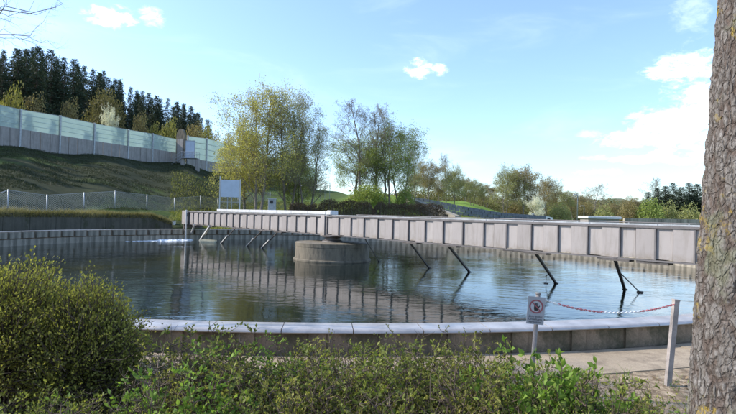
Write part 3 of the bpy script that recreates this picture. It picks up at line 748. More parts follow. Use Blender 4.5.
# ------------------------------------------------------------------ trees
def tubes_np(segs, n=4):
    S = np.array(segs, dtype=np.float64)      # x0 y0 z0 x1 y1 z1 r0 r1
    a, b = S[:, :3], S[:, 3:6]; t = b-a; t /= np.linalg.norm(t, axis=1, keepdims=True)+1e-9
    ref = np.where(np.abs(t[:, 2:3]) < .9, np.array([[0, 0, 1.]]), np.array([[1., 0, 0]]))
    u = np.cross(t, ref); u /= np.linalg.norm(u, axis=1, keepdims=True)+1e-9; v = np.cross(t, u)
    q = np.arange(n)*2*np.pi/n; ring = np.cos(q)[None, :, None]*u[:, None]+np.sin(q)[None, :, None]*v[:, None]
    V = np.concatenate([a[:, None]+ring*S[:, 6, None, None], b[:, None]+ring*S[:, 7, None, None]], 1).reshape(-1, 3)
    base = np.arange(len(S))[:, None]*2*n; j = np.arange(n); j2 = (j+1) % n
    F = np.stack([base+j, base+j2, base+n+j2, base+n+j], -1).reshape(-1, 4); return V, F
def leaf_np(P_, size, rs, aspect=.55, fold=.25, up=.0, dirs=None):
    """each leaf: four vertices, two triangles folded on the midrib"""
    n = len(P_); d = rs.randn(n, 3) if dirs is None else dirs+rs.randn(n, 3)*.45
    d[:, 2] += up; d /= np.linalg.norm(d, axis=1, keepdims=True)+1e-9
    w_ = np.cross(d, rs.randn(n, 3)); w_ /= np.linalg.norm(w_, axis=1, keepdims=True)+1e-9; nn = np.cross(d, w_)
    s = (size*(.6+.8*rs.rand(n)))[:, None]
    V = np.stack([P_, P_+d*s*.5+w_*s*aspect*.5+nn*s*fold*.3, P_+d*s, P_+d*s*.5-w_*s*aspect*.5+nn*s*fold*.3], 1).reshape(-1, 3)
    b = np.arange(n)[:, None]*4; F = np.concatenate([b+np.array([[0, 1, 2]]), b+np.array([[0, 2, 3]])], 0); return V, F
def grow(seed, h, spread, trunks=1, nch=(15, 7, 5, 3), r0=None, crown0=.22, up=.25, shape=1.0, droop=0., tilt=.45):
    rs = random.Random(seed); segs = [[] for _ in range(2)]; tips = []
    def nrm(v): l = math.sqrt(v[0]**2+v[1]**2+v[2]**2)+1e-9; return (v[0]/l, v[1]/l, v[2]/l)
    def branch(p, d, L, r_, lev):
        n = 7 if lev == 0 else (4 if lev < 3 else 2); sl_ = L/n; pts = [p]; rr = [r_]
        wob = (.06, .16, .22, .3, .35)[lev]
        for i in range(n):
            d = nrm((d[0]+rs.gauss(0, wob), d[1]+rs.gauss(0, wob), d[2]+rs.gauss(0, wob)+(up*.35 if lev else .12)-droop*(lev > 1)*.2))
            q = (p[0]+d[0]*sl_, p[1]+d[1]*sl_, p[2]+d[2]*sl_)
            r1 = r_*(1-(i+1)/n*.82); segs[0 if lev == 0 else 1].append((*p, *q, rr[-1], max(r1, .011))); p = q; pts.append(p); rr.append(max(r1, .011))
        if lev >= len(nch): tips.append((pts[-1], d)); tips.append((pts[1], d)); return
        k = nch[lev]
        for c in range(k):
            f = crown0+(1-crown0)*(c+rs.random())/k if lev == 0 else .25+.75*(c+rs.random())/k
            f = min(f, .99); i = min(int(f*n), n-1); g = f*n-i
            q = tuple(pts[i][e]+(pts[i+1][e]-pts[i][e])*g for e in range(3)); rb = rr[i]*(1-g)+rr[i+1]*g
            dd = nrm(tuple(pts[i+1][e]-pts[i][e] for e in range(3)))
            az_ = rs.random()*6.283 if lev else c*2.4+rs.random()
            # perpendicular direction
            ref = (0, 0, 1) if abs(dd[2]) < .9 else (1, 0, 0)
            a_ = nrm((dd[1]*ref[2]-dd[2]*ref[1], dd[2]*ref[0]-dd[0]*ref[2], dd[0]*ref[1]-dd[1]*ref[0])); b_ = (dd[1]*a_[2]-dd[2]*a_[1], dd[2]*a_[0]-dd[0]*a_[2], dd[0]*a_[1]-dd[1]*a_[0])
            pr = tuple(a_[e]*math.cos(az_)+b_[e]*math.sin(az_) for e in range(3)); an = rs.uniform(.5, .95) if lev else rs.uniform(.55, 1.0)*(1.15-.5*f)
            nd = nrm(tuple(dd[e]*math.cos(an)+pr[e]*math.sin(an) for e in range(3)))
            if lev == 0: bl = spread*(.55+.65*rs.random())*(math.sin(math.pi*min(.98, .18+.80*f))**.7)*shape
            else: bl = L*(.30+.32*rs.random())*(1.15-.5*f)
            branch(q, nd, bl, rb*rs.uniform(.38, .6), lev+1)
    for t in range(trunks):
        off = (0, 0, 0) if trunks == 1 else (math.cos(t*2.1)*.35, math.sin(t*2.1)*.35, 0)
        d0 = (rs.gauss(0, .05)+(off[0]*tilt), rs.gauss(0, .05)+off[1]*tilt, 1)
        branch((off[0], off[1], -.3), nrm(d0), (h+.3)*(1-.08*t), r0 or h*.014, 0)
    return segs, tips
class Parts(list): w = 1.
def cap_tips(tips, cell, n):
    cnt = {}; out = []
    for t in tips:
        k = tuple(int(c//cell) for c in t[0]); cnt[k] = cnt.get(k, 0)+1
        if cnt[k] <= n: out.append(t)
    return out
def make_tree(kind, seed, h, spread, bark, leafmat, leaf=0, lsize=.12, lsp=.35, cell=.7, capn=3, **kw):
    segs, tips = grow(seed, h, spread, **kw); rs = np.random.RandomState(seed)
    V0, F0 = tubes_np(segs[0], 8); V1, F1 = tubes_np(segs[1], 3)
    A_ = V1; zm = np.percentile(A_[:, 2], 99.7); wm = np.percentile(np.hypot(A_[:, 0], A_[:, 1]), 90)*2; kz, kw = h/zm, 1.0
    out = Parts([('trunk', np_mesh('trunk', V0*[1, 1, kz], F0, M[bark], True)), ('branches', np_mesh('branches', V1*[1, 1, kz], F1, M[bark], True))]); out.w = wm; tips = cap_tips(tips, cell, capn)
    if leaf:
        T = np.array([t[0] for t in tips]); P_ = np.repeat(T, leaf, 0)+rs.randn(len(T)*leaf, 3)*lsp
        V, F = leaf_np(P_*[1, 1, kz], lsize, rs, .7); out.append(('crown', np_mesh('crown', V, F, M[leafmat])))
    return out
def put_tree(parts, name, label, x, y, z, rz=0, sc=1., group=None, cat='tree'):
    t = thing(name, label, cat, (x, y, z), rz, group); t.scale = (sc,)*3 if not hasattr(sc, '__len__') else sc
    for nm, me in parts: link(nm, me, t)
    return t
def px_tree(parts, hh, name, label, u, vtop, Y, rz=0, wide=1., group=None, z=None, cat='tree'):
    g = ux(u, Y); z = H(g, Y) if z is None else z
    ht = at_y(u, vtop, Y).z-z; s = ht/hh; sw_ = s*wide if wide < 4 else wide*Y/FPX/parts.w     # wide: crown width in pixels of the photo
    return put_tree(parts, name, label, g, Y, z, rz, (sw_, sw_, s), group, cat)

T_spring = make_tree('s', 11, 15, 6.2, 'bark_pale', 'lf_spring', 9, .14, .36, nch=(20, 8, 6, 2), crown0=.14, up=.16, trunks=2)
T_olive = make_tree('o', 23, 15, 6.0, 'bark_far', 'lf_olive', 7, .12, .36, nch=(18, 8, 6, 2), crown0=.16, up=.18, trunks=2)
T_bare = make_tree('b', 31, 14, 5.4, 'bark_pale', 'lf_olive', 3, .08, .25, nch=(20, 8, 6, 3), crown0=.2, up=.22)
T_green = make_tree('g', 47, 12, 6.0, 'bark_far', 'lf_green', 11, .13, .38, nch=(16, 8, 6, 2), crown0=.1, up=.18, trunks=2)
T_brown = make_tree('r', 53, 8, 4.6, 'bark_far', 'lf_brown', 9, .11, .25, .55, 3, nch=(14, 8, 6, 2), crown0=.2, up=.14, trunks=2)
T_small = make_tree('m', 61, 8, 4.4, 'bark_far', 'lf_olive', 9, .11, .25, .55, 3, nch=(14, 8, 6, 2), crown0=.2, up=.14, trunks=2)
T_bloss = make_tree('w', 67, 4, 3.4, 'bark_far', 'lf_blossom', 12, .12, .18, .4, 3, nch=(14, 7, 6), crown0=.12, up=.1)
def make_conifer(seed, h, r_, n=46, dens=1.0, m_='lf_conifer'):
    rs = np.random.RandomState(seed); P_ = []; D_ = []; segs = []
    for i in range(n):
        f = (i+.5)/n; z = h*(.30+.70*f); rad_ = r_*1.25*(1-f)**.85*(.65+.6*rs.rand())+.05; k = int((6+5*(1-f))*dens)
        for j in range(k):
            a = rs.rand()*6.283; L = rad_*(.6+.5*rs.rand()); c, s_ = math.cos(a), math.sin(a); dr = -.28*L
            segs.append((0, 0, z, c*L, s_*L, z+dr*.7, .035*(1-f)+.01, .008)); mm = max(3, int(L*5.5))
            for q in range(mm):
                g = (q+1)/mm; P_.append((c*L*g+rs.randn()*.12, s_*L*g+rs.randn()*.12, z+dr*g*.7+rs.randn()*.08)); D_.append((c*.6-s_*rs.randn()*.7, s_*.6+c*rs.randn()*.7, -.55))
    V, F = leaf_np(np.repeat(np.array(P_), 3, 0)+rs.randn(len(P_)*3, 3)*.14, .34, rs, .36, .2, dirs=np.repeat(np.array(D_), 3, 0)); V1, F1 = tubes_np(segs, 3); V0, F0 = tubes_np([(0, 0, -.5, 0, 0, h*.5, h*.012, h*.008), (0, 0, h*.5, 0, 0, h, h*.008, .01)], 7)
    return [('trunk', np_mesh('trunk', V0, F0, M['bark_conifer'], True)), ('branches', np_mesh('branches', V1, F1, M['bark_conifer'])), ('crown', np_mesh('crown', V, F, M[m_]))]
CON = [make_conifer(s, 20, rr, nn_) for s, rr, nn_ in ((1, 2.7, 42), (2, 2.3, 40), (3, 3.0, 46), (4, 2.0, 36))]
def cloud(seed, rx, ry, rz_, n, size, hollow=.35, lump=.35, aspect=.6, z0=0.0):
    rs = np.random.RandomState(seed); d = rs.randn(n, 3); d[:, 2] = np.abs(d[:, 2])*1.0-.15*rs.rand(n); d /= np.linalg.norm(d, axis=1, keepdims=True)
    r_ = (hollow+(1-hollow)*rs.rand(n)**.6)
    l = 1-lump+2*lump*fbm(d[:, 0]*2.2+seed, d[:, 1]*2.2, d[:, 2]*2.2, 3, seed)
    P_ = d*np.array([rx, ry, rz_])*(r_*l)[:, None]; P_[:, 2] = np.maximum(P_[:, 2]+z0, .02); return leaf_np(P_, size, rs, aspect)
def make_bush(seed, w_, h_, n, size, lm, stems=24, sr=.02, bark='bark_far'):
    V, F = cloud(seed, w_/2, w_/2, h_, n, size); rs = random.Random(seed); segs = []
    for i in range(stems):
        a = rs.random()*6.283; r_ = w_*.36*rs.random(); q = Vector((.08*w_*math.cos(a), .08*w_*math.sin(a), -.1)); 
        for k_ in range(4):
            g = (k_+1)/4; q2 = Vector((r_*g*math.cos(a)+rs.gauss(0, .03)*w_, r_*g*math.sin(a)+rs.gauss(0, .03)*w_, h_*.85*g*(1-.3*r_/(w_*.36)))); segs.append((*q, *q2, sr*(1.2-g), sr*(1.1-g))); q = q2
    V1, F1 = tubes_np(segs, 4); kz = h_/np.percentile(V[:, 2], 99); o_ = Parts([('stems', np_mesh('stems', V1*[1, 1, kz], F1, M[bark], True)), ('foliage', np_mesh('foliage', V*[1, 1, kz], F, M[lm]))]); o_.w = np.percentile(np.hypot(V[:, 0], V[:, 1]), 97)*2; return o_

put = px_tree
# tree group left of centre
put(T_spring, 15, 'deciduous_tree', 'tall tree with sparse yellow spring leaves, leftmost behind the bridge', 257, 84, 60, .3, 66)
put(T_olive, 15, 'deciduous_tree', 'tall olive green tree beside the yellow one, behind the left half of the bridge', 289, 90, 62, 1.3, 62)
put(T_olive, 15, 'deciduous_tree', 'slender olive tree at the right edge of the tall pair', 307, 116, 63, 4.0, 50)
put(T_spring, 15, 'deciduous_tree', 'lower yellowish tree overhanging the notice board', 246, 128, 64, 2.2, 52)
put(T_green, 12, 'deciduous_tree', 'lower green tree filling the space under the tall pair', 300, 148, 66, 2.7, 52)
# group on the mound
put(T_bare, 14, 'bare_tree', 'tall almost bare tree on the mound right of the centre pillar', 360, 98, 73, .5, 62)
put(T_bare, 14, 'bare_tree', 'second bare tree with upright twigs, just right of the tallest bare one', 375, 108, 75, 2.9, 50)
put(T_green, 12, 'deciduous_tree', 'fresh green tree right of the bare trees on the mound', 388, 122, 74, 1.0, 54)
put(T_olive, 15, 'deciduous_tree', 'greyish green tree at the right end of the mound group', 400, 132, 78, 3.6, 44)
put(T_green, 12, 'deciduous_tree', 'low green tree under the bare trees on the mound', 353, 140, 76, 5.0, 48)
# slope trees
lab = 'trees along the grassy slope right of the mound'
for (pp, hh, u, vt, Y, rz, wd, l) in (
    (T_brown, 8, 427, 160, 98, .2, 28, 'reddish brown tree at the top of the grassy slope'),
    (T_bare, 14, 415, 150, 112, .9, 24, 'bare tree left of the reddish brown tree on the slope'),
    (T_bare, 14, 446, 154, 112, 1.9, 22, 'thin bare tree rising between the brown and the olive slope trees'),
    (T_small, 8, 455, 166, 98, 2.0, 24, 'small olive tree halfway down the grassy slope'),
    (T_small, 8, 472, 180, 112, 3.1, 22, 'lowest olive tree in the middle of the slope'),
    (T_brown, 8, 487, 184, 128, 1.2, 26, 'low brown tree left of the grey round tree'),
    (T_small, 8, 504, 166, 118, 4.4, 34, 'greyish round crowned tree at the foot of the slope'),
    (T_brown, 8, 522, 166, 120, 5.2, 34, 'wide brown crowned tree behind the white blossom tree'),
    (T_brown, 8, 546, 177, 135, 2.5, 28, 'brown budding tree right of the blossom tree'),
    (T_small, 8, 562, 188, 150, .1, 26, 'dull olive tree left of the lamp post'),
    (T_bare, 14, 594, 184, 150, 3.3, 26, 'wide bare tree right of the lamp post'),
    (T_brown, 8, 575, 192, 170, .8, 26, 'brown tree behind the lamp post'),
    (T_brown, 8, 634, 197, 150, 1.4, 26, 'rusty brown tree left of the green bush'),
    (T_bare, 14, 656, 178, 165, 2.1, 24, 'faint bare tree rising behind the green bush'),
    (T_brown, 8, 440, 176, 135, 3.4, 30, 'brown tree behind the two slope trees'),
    (T_brown, 8, 612, 203, 175, 4.1, 26, 'low brown tree in front of the far hill'),
    (T_small, 8, 413, 172, 120, 4.1, 22, 'olive tree low behind the bare one at the top of the slope'),
    (T_brown, 8, 464, 178, 140, 5.1, 26, 'low brown tree behind the olive slope trees'),
    ):
    put(pp, hh, 'slope_tree' if u < 530 else 'distant_tree', l, u, vt, Y, rz, wd, lab if u < 530 else 'trees beyond the right bank')
put(T_bloss, 4, 'blossom_tree', 'small tree covered in white blossom right of the bridge centre', 535, 197, 95, .4, 19)
B_round = make_bush(71, 4, 3, 2600, .22, 'lf_olive'); B_green = make_bush(72, 4, 3, 2600, .22, 'lf_green'); B_yel = make_bush(73, 5, 3.4, 2600, .24, 'lf_yellow'); B_brn = make_bush(74, 5, 5, 5200, .22, 'lf_brown'); B_rnd = make_bush(75, 7, 6, 9000, .22, 'lf_rnd')
for (bb, hb, u, vt, Y, wd, l) in ((B_round, 3, 604, 206, 110, 22, 'round olive bush beyond the right bank'), (B_green, 3, 650, 200, 110, 30, 'bright green bush in front of the dark conifers'),
    (B_round, 3, 668, 203, 112, 26, 'olive bush at the foot of the dark conifers'), (B_brn, 5, 585, 203, 120, 22, 'low brown bush beside the lamp post'), (B_round, 3, 690, 205, 108, 26, 'olive bush nearest the big trunk'), (B_brn, 5, 628, 203, 112, 22, 'brown bush left of the bright green bush'),
    (B_round, 3, 560, 205, 118, 24, 'olive bush right of the blossom tree'), (B_brn, 5, 515, 203, 125, 24, 'brown bush behind the grey wall')):
    put(bb, hb, 'bush', l, u, vt, Y, 0, wd, 'bushes beyond the right bank', cat='bush')
CO = 'leftmost second third fourth fifth sixth seventh eighth ninth rightmost'.split()
for q, (u, vt, Y) in enumerate(((648, 192, 128), (657, 188, 130), (665, 186, 133), (673, 183, 130), (681, 187, 128), (689, 183, 130), (697, 184, 133), (706, 186, 128), (718, 190, 131), (733, 188, 135))):
    put(CON[q % 4], 20, 'conifer', CO[q]+' dark conifer of the clump beside the big trunk', u, vt, Y, q*1.3, 2.6, 'dark conifers beyond the right bank')
put(B_green, 3, 'shrub', 'dark green shrub at the right foot of the mound', 405, 189, 74, 0, 22, cat='shrub')
put(B_green, 3, 'shrub', 'fresh green shrub between the trunks on the mound', 368, 186, 70, 2, 40, cat='shrub')

# forest on the left hill
rs = random.Random(8)
tops = [(-24, 46), (0, 50), (15, 47), (30, 45), (45, 51), (60, 56), (72, 59), (87, 66), (100, 70), (115, 79), (128, 83), (140, 88), (152, 93), (165, 98), (178, 102), (188, 108), (198, 113), (208, 119)]
ORD_ = 'first second third fourth fifth sixth seventh eighth ninth tenth eleventh twelfth thirteenth fourteenth fifteenth sixteenth seventeenth eighteenth nineteenth'.split()
for q, (u, vt) in enumerate(tops):
    for row in range(4):
        uu = u+(rs.uniform(-3, 3) if row == 0 else rs.uniform(-9, 9)); Y = float(np.interp(uu, [-30, 0, 100, 200], [92, 97, 122, 158]))+(0, 7, 14, 24)[row]+rs.uniform(-3, 3)
        if uu > 206: continue
        vv = float(np.interp(uu, [t[0] for t in tops], [t[1] for t in tops]))+(rs.uniform(-3, 5) if row == 0 else rs.uniform(1, 11))
        px_tree(CON[rs.randrange(4)], 20, 'forest_conifer', 'dark conifer, %s from the left along the skyline of the hillside wood' % ORD_[q] if row == 0 else 'dark conifer behind the skyline row of the hillside wood', uu, vv, Y, rs.random()*6, rs.uniform(.9, 1.3), 'conifers of the hillside wood')
for q in range(60):     # the wood goes on to the left, out of the picture, and shades the bank
    Y = 88-rs.random()*78; x = -67-(q % 3)*6-rs.uniform(0, 5)-max(0, 30-Y)*.2
    if x/Y > -.76: continue
    put_tree(CON[rs.randrange(4)], 'forest_conifer', 'dark conifer of the wood beyond the left edge of the picture', x, Y, H(x, Y), rs.random()*6, rs.uniform(.9, 1.1), 'conifers of the hillside wood')
for (bb, hb, u, vt, Y, wd, l) in ((B_rnd, 6, 102, 94, 96, 42, 'big round olive brown tree crown above the noise barrier'), (B_yel, 3.4, 8, 87, 90, 28, 'yellowish bush above the left end of the barrier'), (B_yel, 3.4, 166, 121, 112, 26, 'yellow bush left of the rounded slab'),
    (B_yel, 3.4, 150, 125, 112, 20, 'smaller yellow bush above the barrier'), (B_brn, 5, 192, 126, 118, 24, 'brown bush just right of the rounded slab'), (B_yel, 3.4, 204, 126, 122, 20, 'yellow bush at the right end of the wood'), (B_brn, 5, 137, 116, 112, 20, 'brown bush in front of the conifers'),
    (B_brn, 5, 212, 134, 125, 16, 'low brown bush behind the second barrier run'), (B_brn, 5, 66, 103, 100, 24, 'brown bush below the conifers, left of the round tree'), (B_brn, 5, 30, 98, 98, 30, 'brown bush right of the yellowish one')):
    put(bb, hb, 'hill_bush', l, u, vt, Y, 0, wd, 'bushes above the noise barrier', cat='bush')
put(T_bloss, 4, 'blossom_tree', 'small pale flowering tree standing just behind the noise barrier', 107, 108, 88, .4, 14)

# distant wood closing the horizon on the right
rs_ = np.random.RandomState(12); n = 110000
u_ = 385+rs_.rand(n)*480; Y_ = 190+rs_.rand(n)*80; x_ = (u_-368)/FPX*Y_; zt_ = (3+9*fbm(x_*.11, Y_*.05, seed=14)**1.3)*np.clip(.45+(u_-385)/200, 0, 1); g_ = hgt(x_, Y_)
V, F = leaf_np(np.stack([x_, Y_, g_+zt_*rs_.rand(n)**.7], 1), .5, rs_, .7)
tag(link('distant_wood', np_mesh('distant_wood', V, F, M['lf_rnd'])), 'hazy brown wood closing the view on the far right', 'wood', kind='stuff')

# low brown hedges on the far bank
def hedge(name, label, ua, ub, vt, Y, thick=1.0, n=9000, m_='lf_hedge', size=.12):
    xa, xb = ux(ua, Y), ux(ub, Y); rs = np.random.RandomState(int(ua)); L = xb-xa
    s = rs.rand(n); x = xa+L*s; y = Y+(rs.rand(n)-.5)*thick+ (s-.5)*0; z0 = hgt(x, y)
    zt = at_y((ua+ub)/2, vt, Y).z; hh = (zt-z0)*np.clip(np.minimum(s, 1-s)*12, .3, 1)**.5*(.72+.45*fbm(x*.9, y*.9, seed=4)); z = z0+hh*rs.rand(n)**.55
    V, F = leaf_np(np.stack([x, y, z], 1), size, rs, .6); t = thing(name, label, 'hedge')
    link('foliage', np_mesh('foliage', V, F, M[m_]), t)
    segs = [(x[i], y[i], z0[i]-.05, x[i]+rs.randn()*.1, y[i], z0[i]+hh[i]*.9, .012, .006) for i in range(0, n, 30)]
    V1, F1 = tubes_np(segs, 3); link('stems', np_mesh('stems', V1, F1, M['bark_far']), t)
hedge('brown_hedge', 'low reddish brown hedge behind the bridge right of the pivot cap', 316, 375, 199.5, 60)
hedge('brown_hedge', 'long low rusty hedge under the grey stone wall, right of the mound', 372, 448, 203, 62, n=11000)
hedge('brown_hedge', 'dark brushwood beneath the tall tree pair', 288, 318, 204, 58, n=5000)

# stone revetment and path below the grassy slope
st = thing('stone_wall', 'low grey stone wall descending the slope towards the right', 'wall')
pts = [(402, 195.5, 88), (430, 199.5, 87), (465, 206.5, 86), (500, 212.5, 86), (545, 216, 88)]
n = 26; W = []
for i in range(n+1):
    u = 402+(545-402)*i/n; v = float(np.interp(u, [p[0] for p in pts], [p[1] for p in pts])); Y_ = float(np.interp(u, [p[0] for p in pts], [p[2] for p in pts])); W.append(at_y(u, v, Y_))
rs = random.Random(4)
for i in range(n):
    a_, b_ = W[i], W[i+1]; 
    for q in range(3):
        zt = min(a_.z, b_.z)-q*.55; off = Vector((0, -q*.12+rs.uniform(-.04, .04), 0))
        c = (a_+b_)/2+off+(b_-a_)*(.5 if q % 2 else 0); c.z -= q*.55+.27; d = (b_-a_); L = d.length/2; d.normalize()
        mb = MB(); mb.obox(c, d*(L-.03), Vector((-d.y, d.x, 0)).normalized()*.35, Vector((0, 0, .262+rs.uniform(-.02, .0)))); mb.build('stone', M['stone'], st)
ra = tag(link('ramp', None), kind='structure')
mb = MB()
lw = [at_y(408, 197.5, 80), at_y(425, 203, 74), at_y(440, 209, 70), at_y(458, 216, 67)]
for i in range(3):
    a_, b_ = lw[i], lw[i+1]; t = (b_-a_).normalized(); nrm_ = Vector((t.y, -t.x, 0)).normalized()*.5
    mb.add([a_-nrm_, a_+nrm_, b_+nrm_, b_-nrm_, a_-nrm_-Vector((0, 0, 1.5)), a_+nrm_-Vector((0, 0, 1.5)), b_+nrm_-Vector((0, 0, 1.5)), b_-nrm_-Vector((0, 0, 1.5))], [(0,3,2,1),(4,5,6,7),(0,1,5,4),(1,2,6,5),(2,3,7,6),(3,0,4,7)])
mb.build('ramp_edge', M['conc_in'], ra)
rl = thing('guard_rail', 'pale guard rail on the path behind the tall tree pair', 'railing')
gp = [at_y(298, 186, 96), at_y(318, 184.5, 94), at_y(330, 183, 93)]
for q in range(6):
    f = q/5*2; i = min(int(f), 1); p = gp[i].lerp(gp[i+1], f-i); mb = MB(); mb.beam(p, (p.x, p.y, H(p.x, p.y)-.1), .08, .08); mb.build('rail_post', M['steel_mid'], rl)
for dz in (0, -.5):
    mb = MB(); mb.tube([p+Vector((0, 0, dz)) for p in gp], .05, 6); mb.build('rail', M['steel_white'], rl)

# lamp posts
for u, vt, Y, l in ((577.4, 194.5, 95, 'tall grey street lamp beyond the right bank'), (584, 206, 110, 'shorter lamp post right of the tall street lamp')):
    x = ux(u, Y); z = H(x, Y); hh = at_y(u, vt, Y).z-z; t = thing('street_lamp', l, 'street lamp', (x, Y, z))
    mb = MB(); mb.tube([(0, 0, -.2), (0, 0, hh*.96), (-.15, 0, hh)], [.11, .07, .06], 8); mb.build('pole', M['steel_mid'], t, True)
    mb = MB(); mb.obox((-.45, 0, hh+.02), (.38, 0, .03), (0, .14, 0), (0, 0, .07)); mb.build('lamp_head', M['steel_white'], t)
# white shed roof and neighbouring basin rim
x0, x1 = ux(588, 62), ux(622, 62); zt = at_y(605, 216.4, 62).z
sh = thing('flat_shed', 'low white flat roofed shed beyond the right bank', 'shed', ((x0+x1)/2, 63.5, 0))
hw = (x1-x0)/2
mb = MB(); mb.box(-hw+.2, hw-.2, -1.2, 1.2, .3, zt-.3); mb.build('wall', M['panel'], sh); mb = MB(); mb.box(-hw, hw, -1.5, 1.5, zt-.298, zt, bev=.05); mb.build('roof', M['steel_white'], sh)
mb = MB(); mb.box(-.5, .4, -1.225, -1.202, .5, zt-.5); mb.build('door', M['steel_mid'], sh)
rb_ = thing('basin_wall', 'pale low wall of a neighbouring basin right of the shed', 'wall')
for q in range(16):
    ua = 624+q*9; a_, b_ = at_y(ua, 218.2+q*.15, 56), at_y(ua+8.8, 218.3+q*.15, 56); c = (a_+b_)/2
    mb = MB(); mb.box(a_.x, b_.x, 55.8, 56.2, .3, c.z); mb.build('wall_panel', M['conc_in'], rb_)
# white car
cx_ = ux(537, 100); cz = H(cx_, 100); vt = at_y(537, 213.5, 100).z
car = thing('parked_car', 'white car parked below the blossom tree', 'car', (cx_, 98, vt-1.45), .1)
M['carpaint'] = simple('white car paint', (.78, .78, .78), .25, var=.02); M['dglass'] = simple('dark window glass', (.03, .04, .05), .1, var=.05)
def loft(mb, secs):
    k = len(secs[0]); vs = [p for s_ in secs for p in s_]; fs = [(i*k+j, i*k+(j+1) % k, (i+1)*k+(j+1) % k, (i+1)*k+j) for i in range(len(secs)-1) for j in range(k)]+[tuple(range(k-1, -1, -1)), tuple((len(secs)-1)*k+j for j in range(k))]; mb.add(vs, fs)
mb = MB(); pr = [(-2.1, .3), (2.1, .3), (2.15, .7), (1.3, .9), (-1.9, .95), (-2.15, .8)]
loft(mb, [[(x*(.97 if abs(y) > .8 else 1), y, z) for x, z in pr] for y in (-.85, -.7, .7, .85)]); mb.build('body', M['carpaint'], car)
mb = MB(); loft(mb, [[(x*k_, y, z) for x, z in [(-1.85, .93), (1.1, .93), (.4, 1.4), (-1.4, 1.42)]] for y, k_ in ((-.7, 1), (.7, 1))]); mb.build('window_band', M['dglass'], car)
mb = MB(); mb.box(-1.45, .45, -.68, .68, 1.423, 1.47, bev=.03); mb.build('roof', M['carpaint'], car)
for x in (-1.3, 1.3):
    for y in (-.8, .8):
        mb = MB(); mb.tube([(x, y-.1, .32), (x, y+.1, .32)], .32, 16); mb.build('wheel', M['black'], car)
for s_ in (-1, 1):
    mb = MB(); mb.box(2.05, 2.13, s_*.6-.15, s_*.6+.15, .6, .72); mb.build('headlight', M['white'], car)

# ------------------------------------------------------------------ grass on the far bank
def blades(n, xs, ys, zs, hmin, hmax, w_, rs, lean=.4):
    h_ = hmin+(hmax-hmin)*rs.rand(n)**1.5; a = rs.rand(n)*6.283; dx, dy = np.cos(a)*w_, np.sin(a)*w_; lx, ly = rs.randn(n)*lean*h_, rs.randn(n)*lean*h_
    V = np.stack([np.stack([xs-dx, ys-dy, zs], 1), np.stack([xs+dx, ys+dy, zs], 1), np.stack([xs+lx, ys+ly, zs+h_], 1)], 1).reshape(-1, 3); return V, np.arange(n*3).reshape(-1, 3)
rs = np.random.RandomState(21); VV = []; FF = []; o = 0
n = 26000; aa = ang_for_u(172)+(aL-ang_for_u(172))*rs.rand(n); rr = RW-.25+np.abs(rs.randn(n))*.8
x, y = TC.x+rr*np.cos(aa), TC.y+rr*np.sin(aa); a150 = ang_for_u(150)
zwall = np.where(aa > a150, 1.93, 1.93-.6*np.clip((a150-aa)/(a150-aR_), 0, 1)); z = np.where(rr < RW+.25, np.maximum(zwall-(rr < RW-.15)*.2*rs.rand(n), .6), hgt(x, y))
V, F = blades(n, x, y, z, .10, .42, .022, rs, .6); tag(link('bank_grass', np_mesh('bank_grass', V, F, M['lf_straw'])), 'yellowish grass hanging over the top of the retaining wall', 'grass', kind='stuff')
n = 45000; u = 170+rs.rand(n)*530; Yg = 47+rs.rand(n)**1.3*40; x = np.array([ux(a, b) for a, b in zip(u[:600], Yg[:600])]); x = (u-368)/FPX*Yg; ok = np.hypot(x-TC.x, Yg-TC.y) > TR+.8; x, Yg = x[ok], Yg[ok]
V, F = blades(len(x), x, Yg, hgt(x, Yg), .12, .45, .03, rs, .5); tag(link('meadow_grass', np_mesh('meadow_grass', V, F, M['lf_grass'])), 'rough grass on the far bank behind the bridge', 'grass', kind='stuff')

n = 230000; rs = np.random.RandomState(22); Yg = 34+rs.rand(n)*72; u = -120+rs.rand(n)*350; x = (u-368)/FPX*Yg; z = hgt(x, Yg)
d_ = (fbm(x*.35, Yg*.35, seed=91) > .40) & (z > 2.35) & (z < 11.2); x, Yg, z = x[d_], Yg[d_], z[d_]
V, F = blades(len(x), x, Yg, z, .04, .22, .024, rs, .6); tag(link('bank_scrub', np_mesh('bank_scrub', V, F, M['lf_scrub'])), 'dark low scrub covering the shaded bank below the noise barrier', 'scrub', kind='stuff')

# ------------------------------------------------------------------ foreground: sign, chain, post
D = 5.75
pb_ = at_y(533.5, 352, D); ptop = at_y(538.2, 294.5, D); dirp = (ptop-pb_).normalized()
gz = GH(pb_.x, D); base = pb_ + dirp*((gz-pb_.z)/dirp.z)
sg = thing('warning_sign', 'grey sign with a black hand in a red ring on a leaning post', 'sign', tuple(base))
mb = MB(); mb.tube([(0, 0, -.1), tuple(ptop-base)], .024, 12); mb.tube([tuple(ptop-base), tuple(ptop-base+dirp*.02)], [.03, .03], 12); mb.build('post', M['post'], sg, True)
up_ = dirp; c0 = at_y(535.8, 310.5, D-.045)-base
rt = Vector((1, -.06, .03)); rt = (rt-up_*rt.dot(up_)).normalized(); nn_ = rt.cross(up_)       # nn_ points towards the camera
if nn_.y > 0: nn_ = -nn_
sw, shh = .094, .152
mb = MB(); mb.obox(c0, rt*sw, up_*shh, nn_*.003); mb.build('plate', M['sign'], sg)
cR = c0+up_*.045+nn_*.004
def disc_ring(mb, c, r0, r1, off, n=40):
    vs = [c+nn_*off+(rt*math.cos(a)+up_*math.sin(a))*r_ for r_ in (r0, r1) for a in np.arange(n)*2*math.pi/n]; mb.add(vs, [(j, (j+1) % n, n+(j+1) % n, n+j) for j in range(n)])
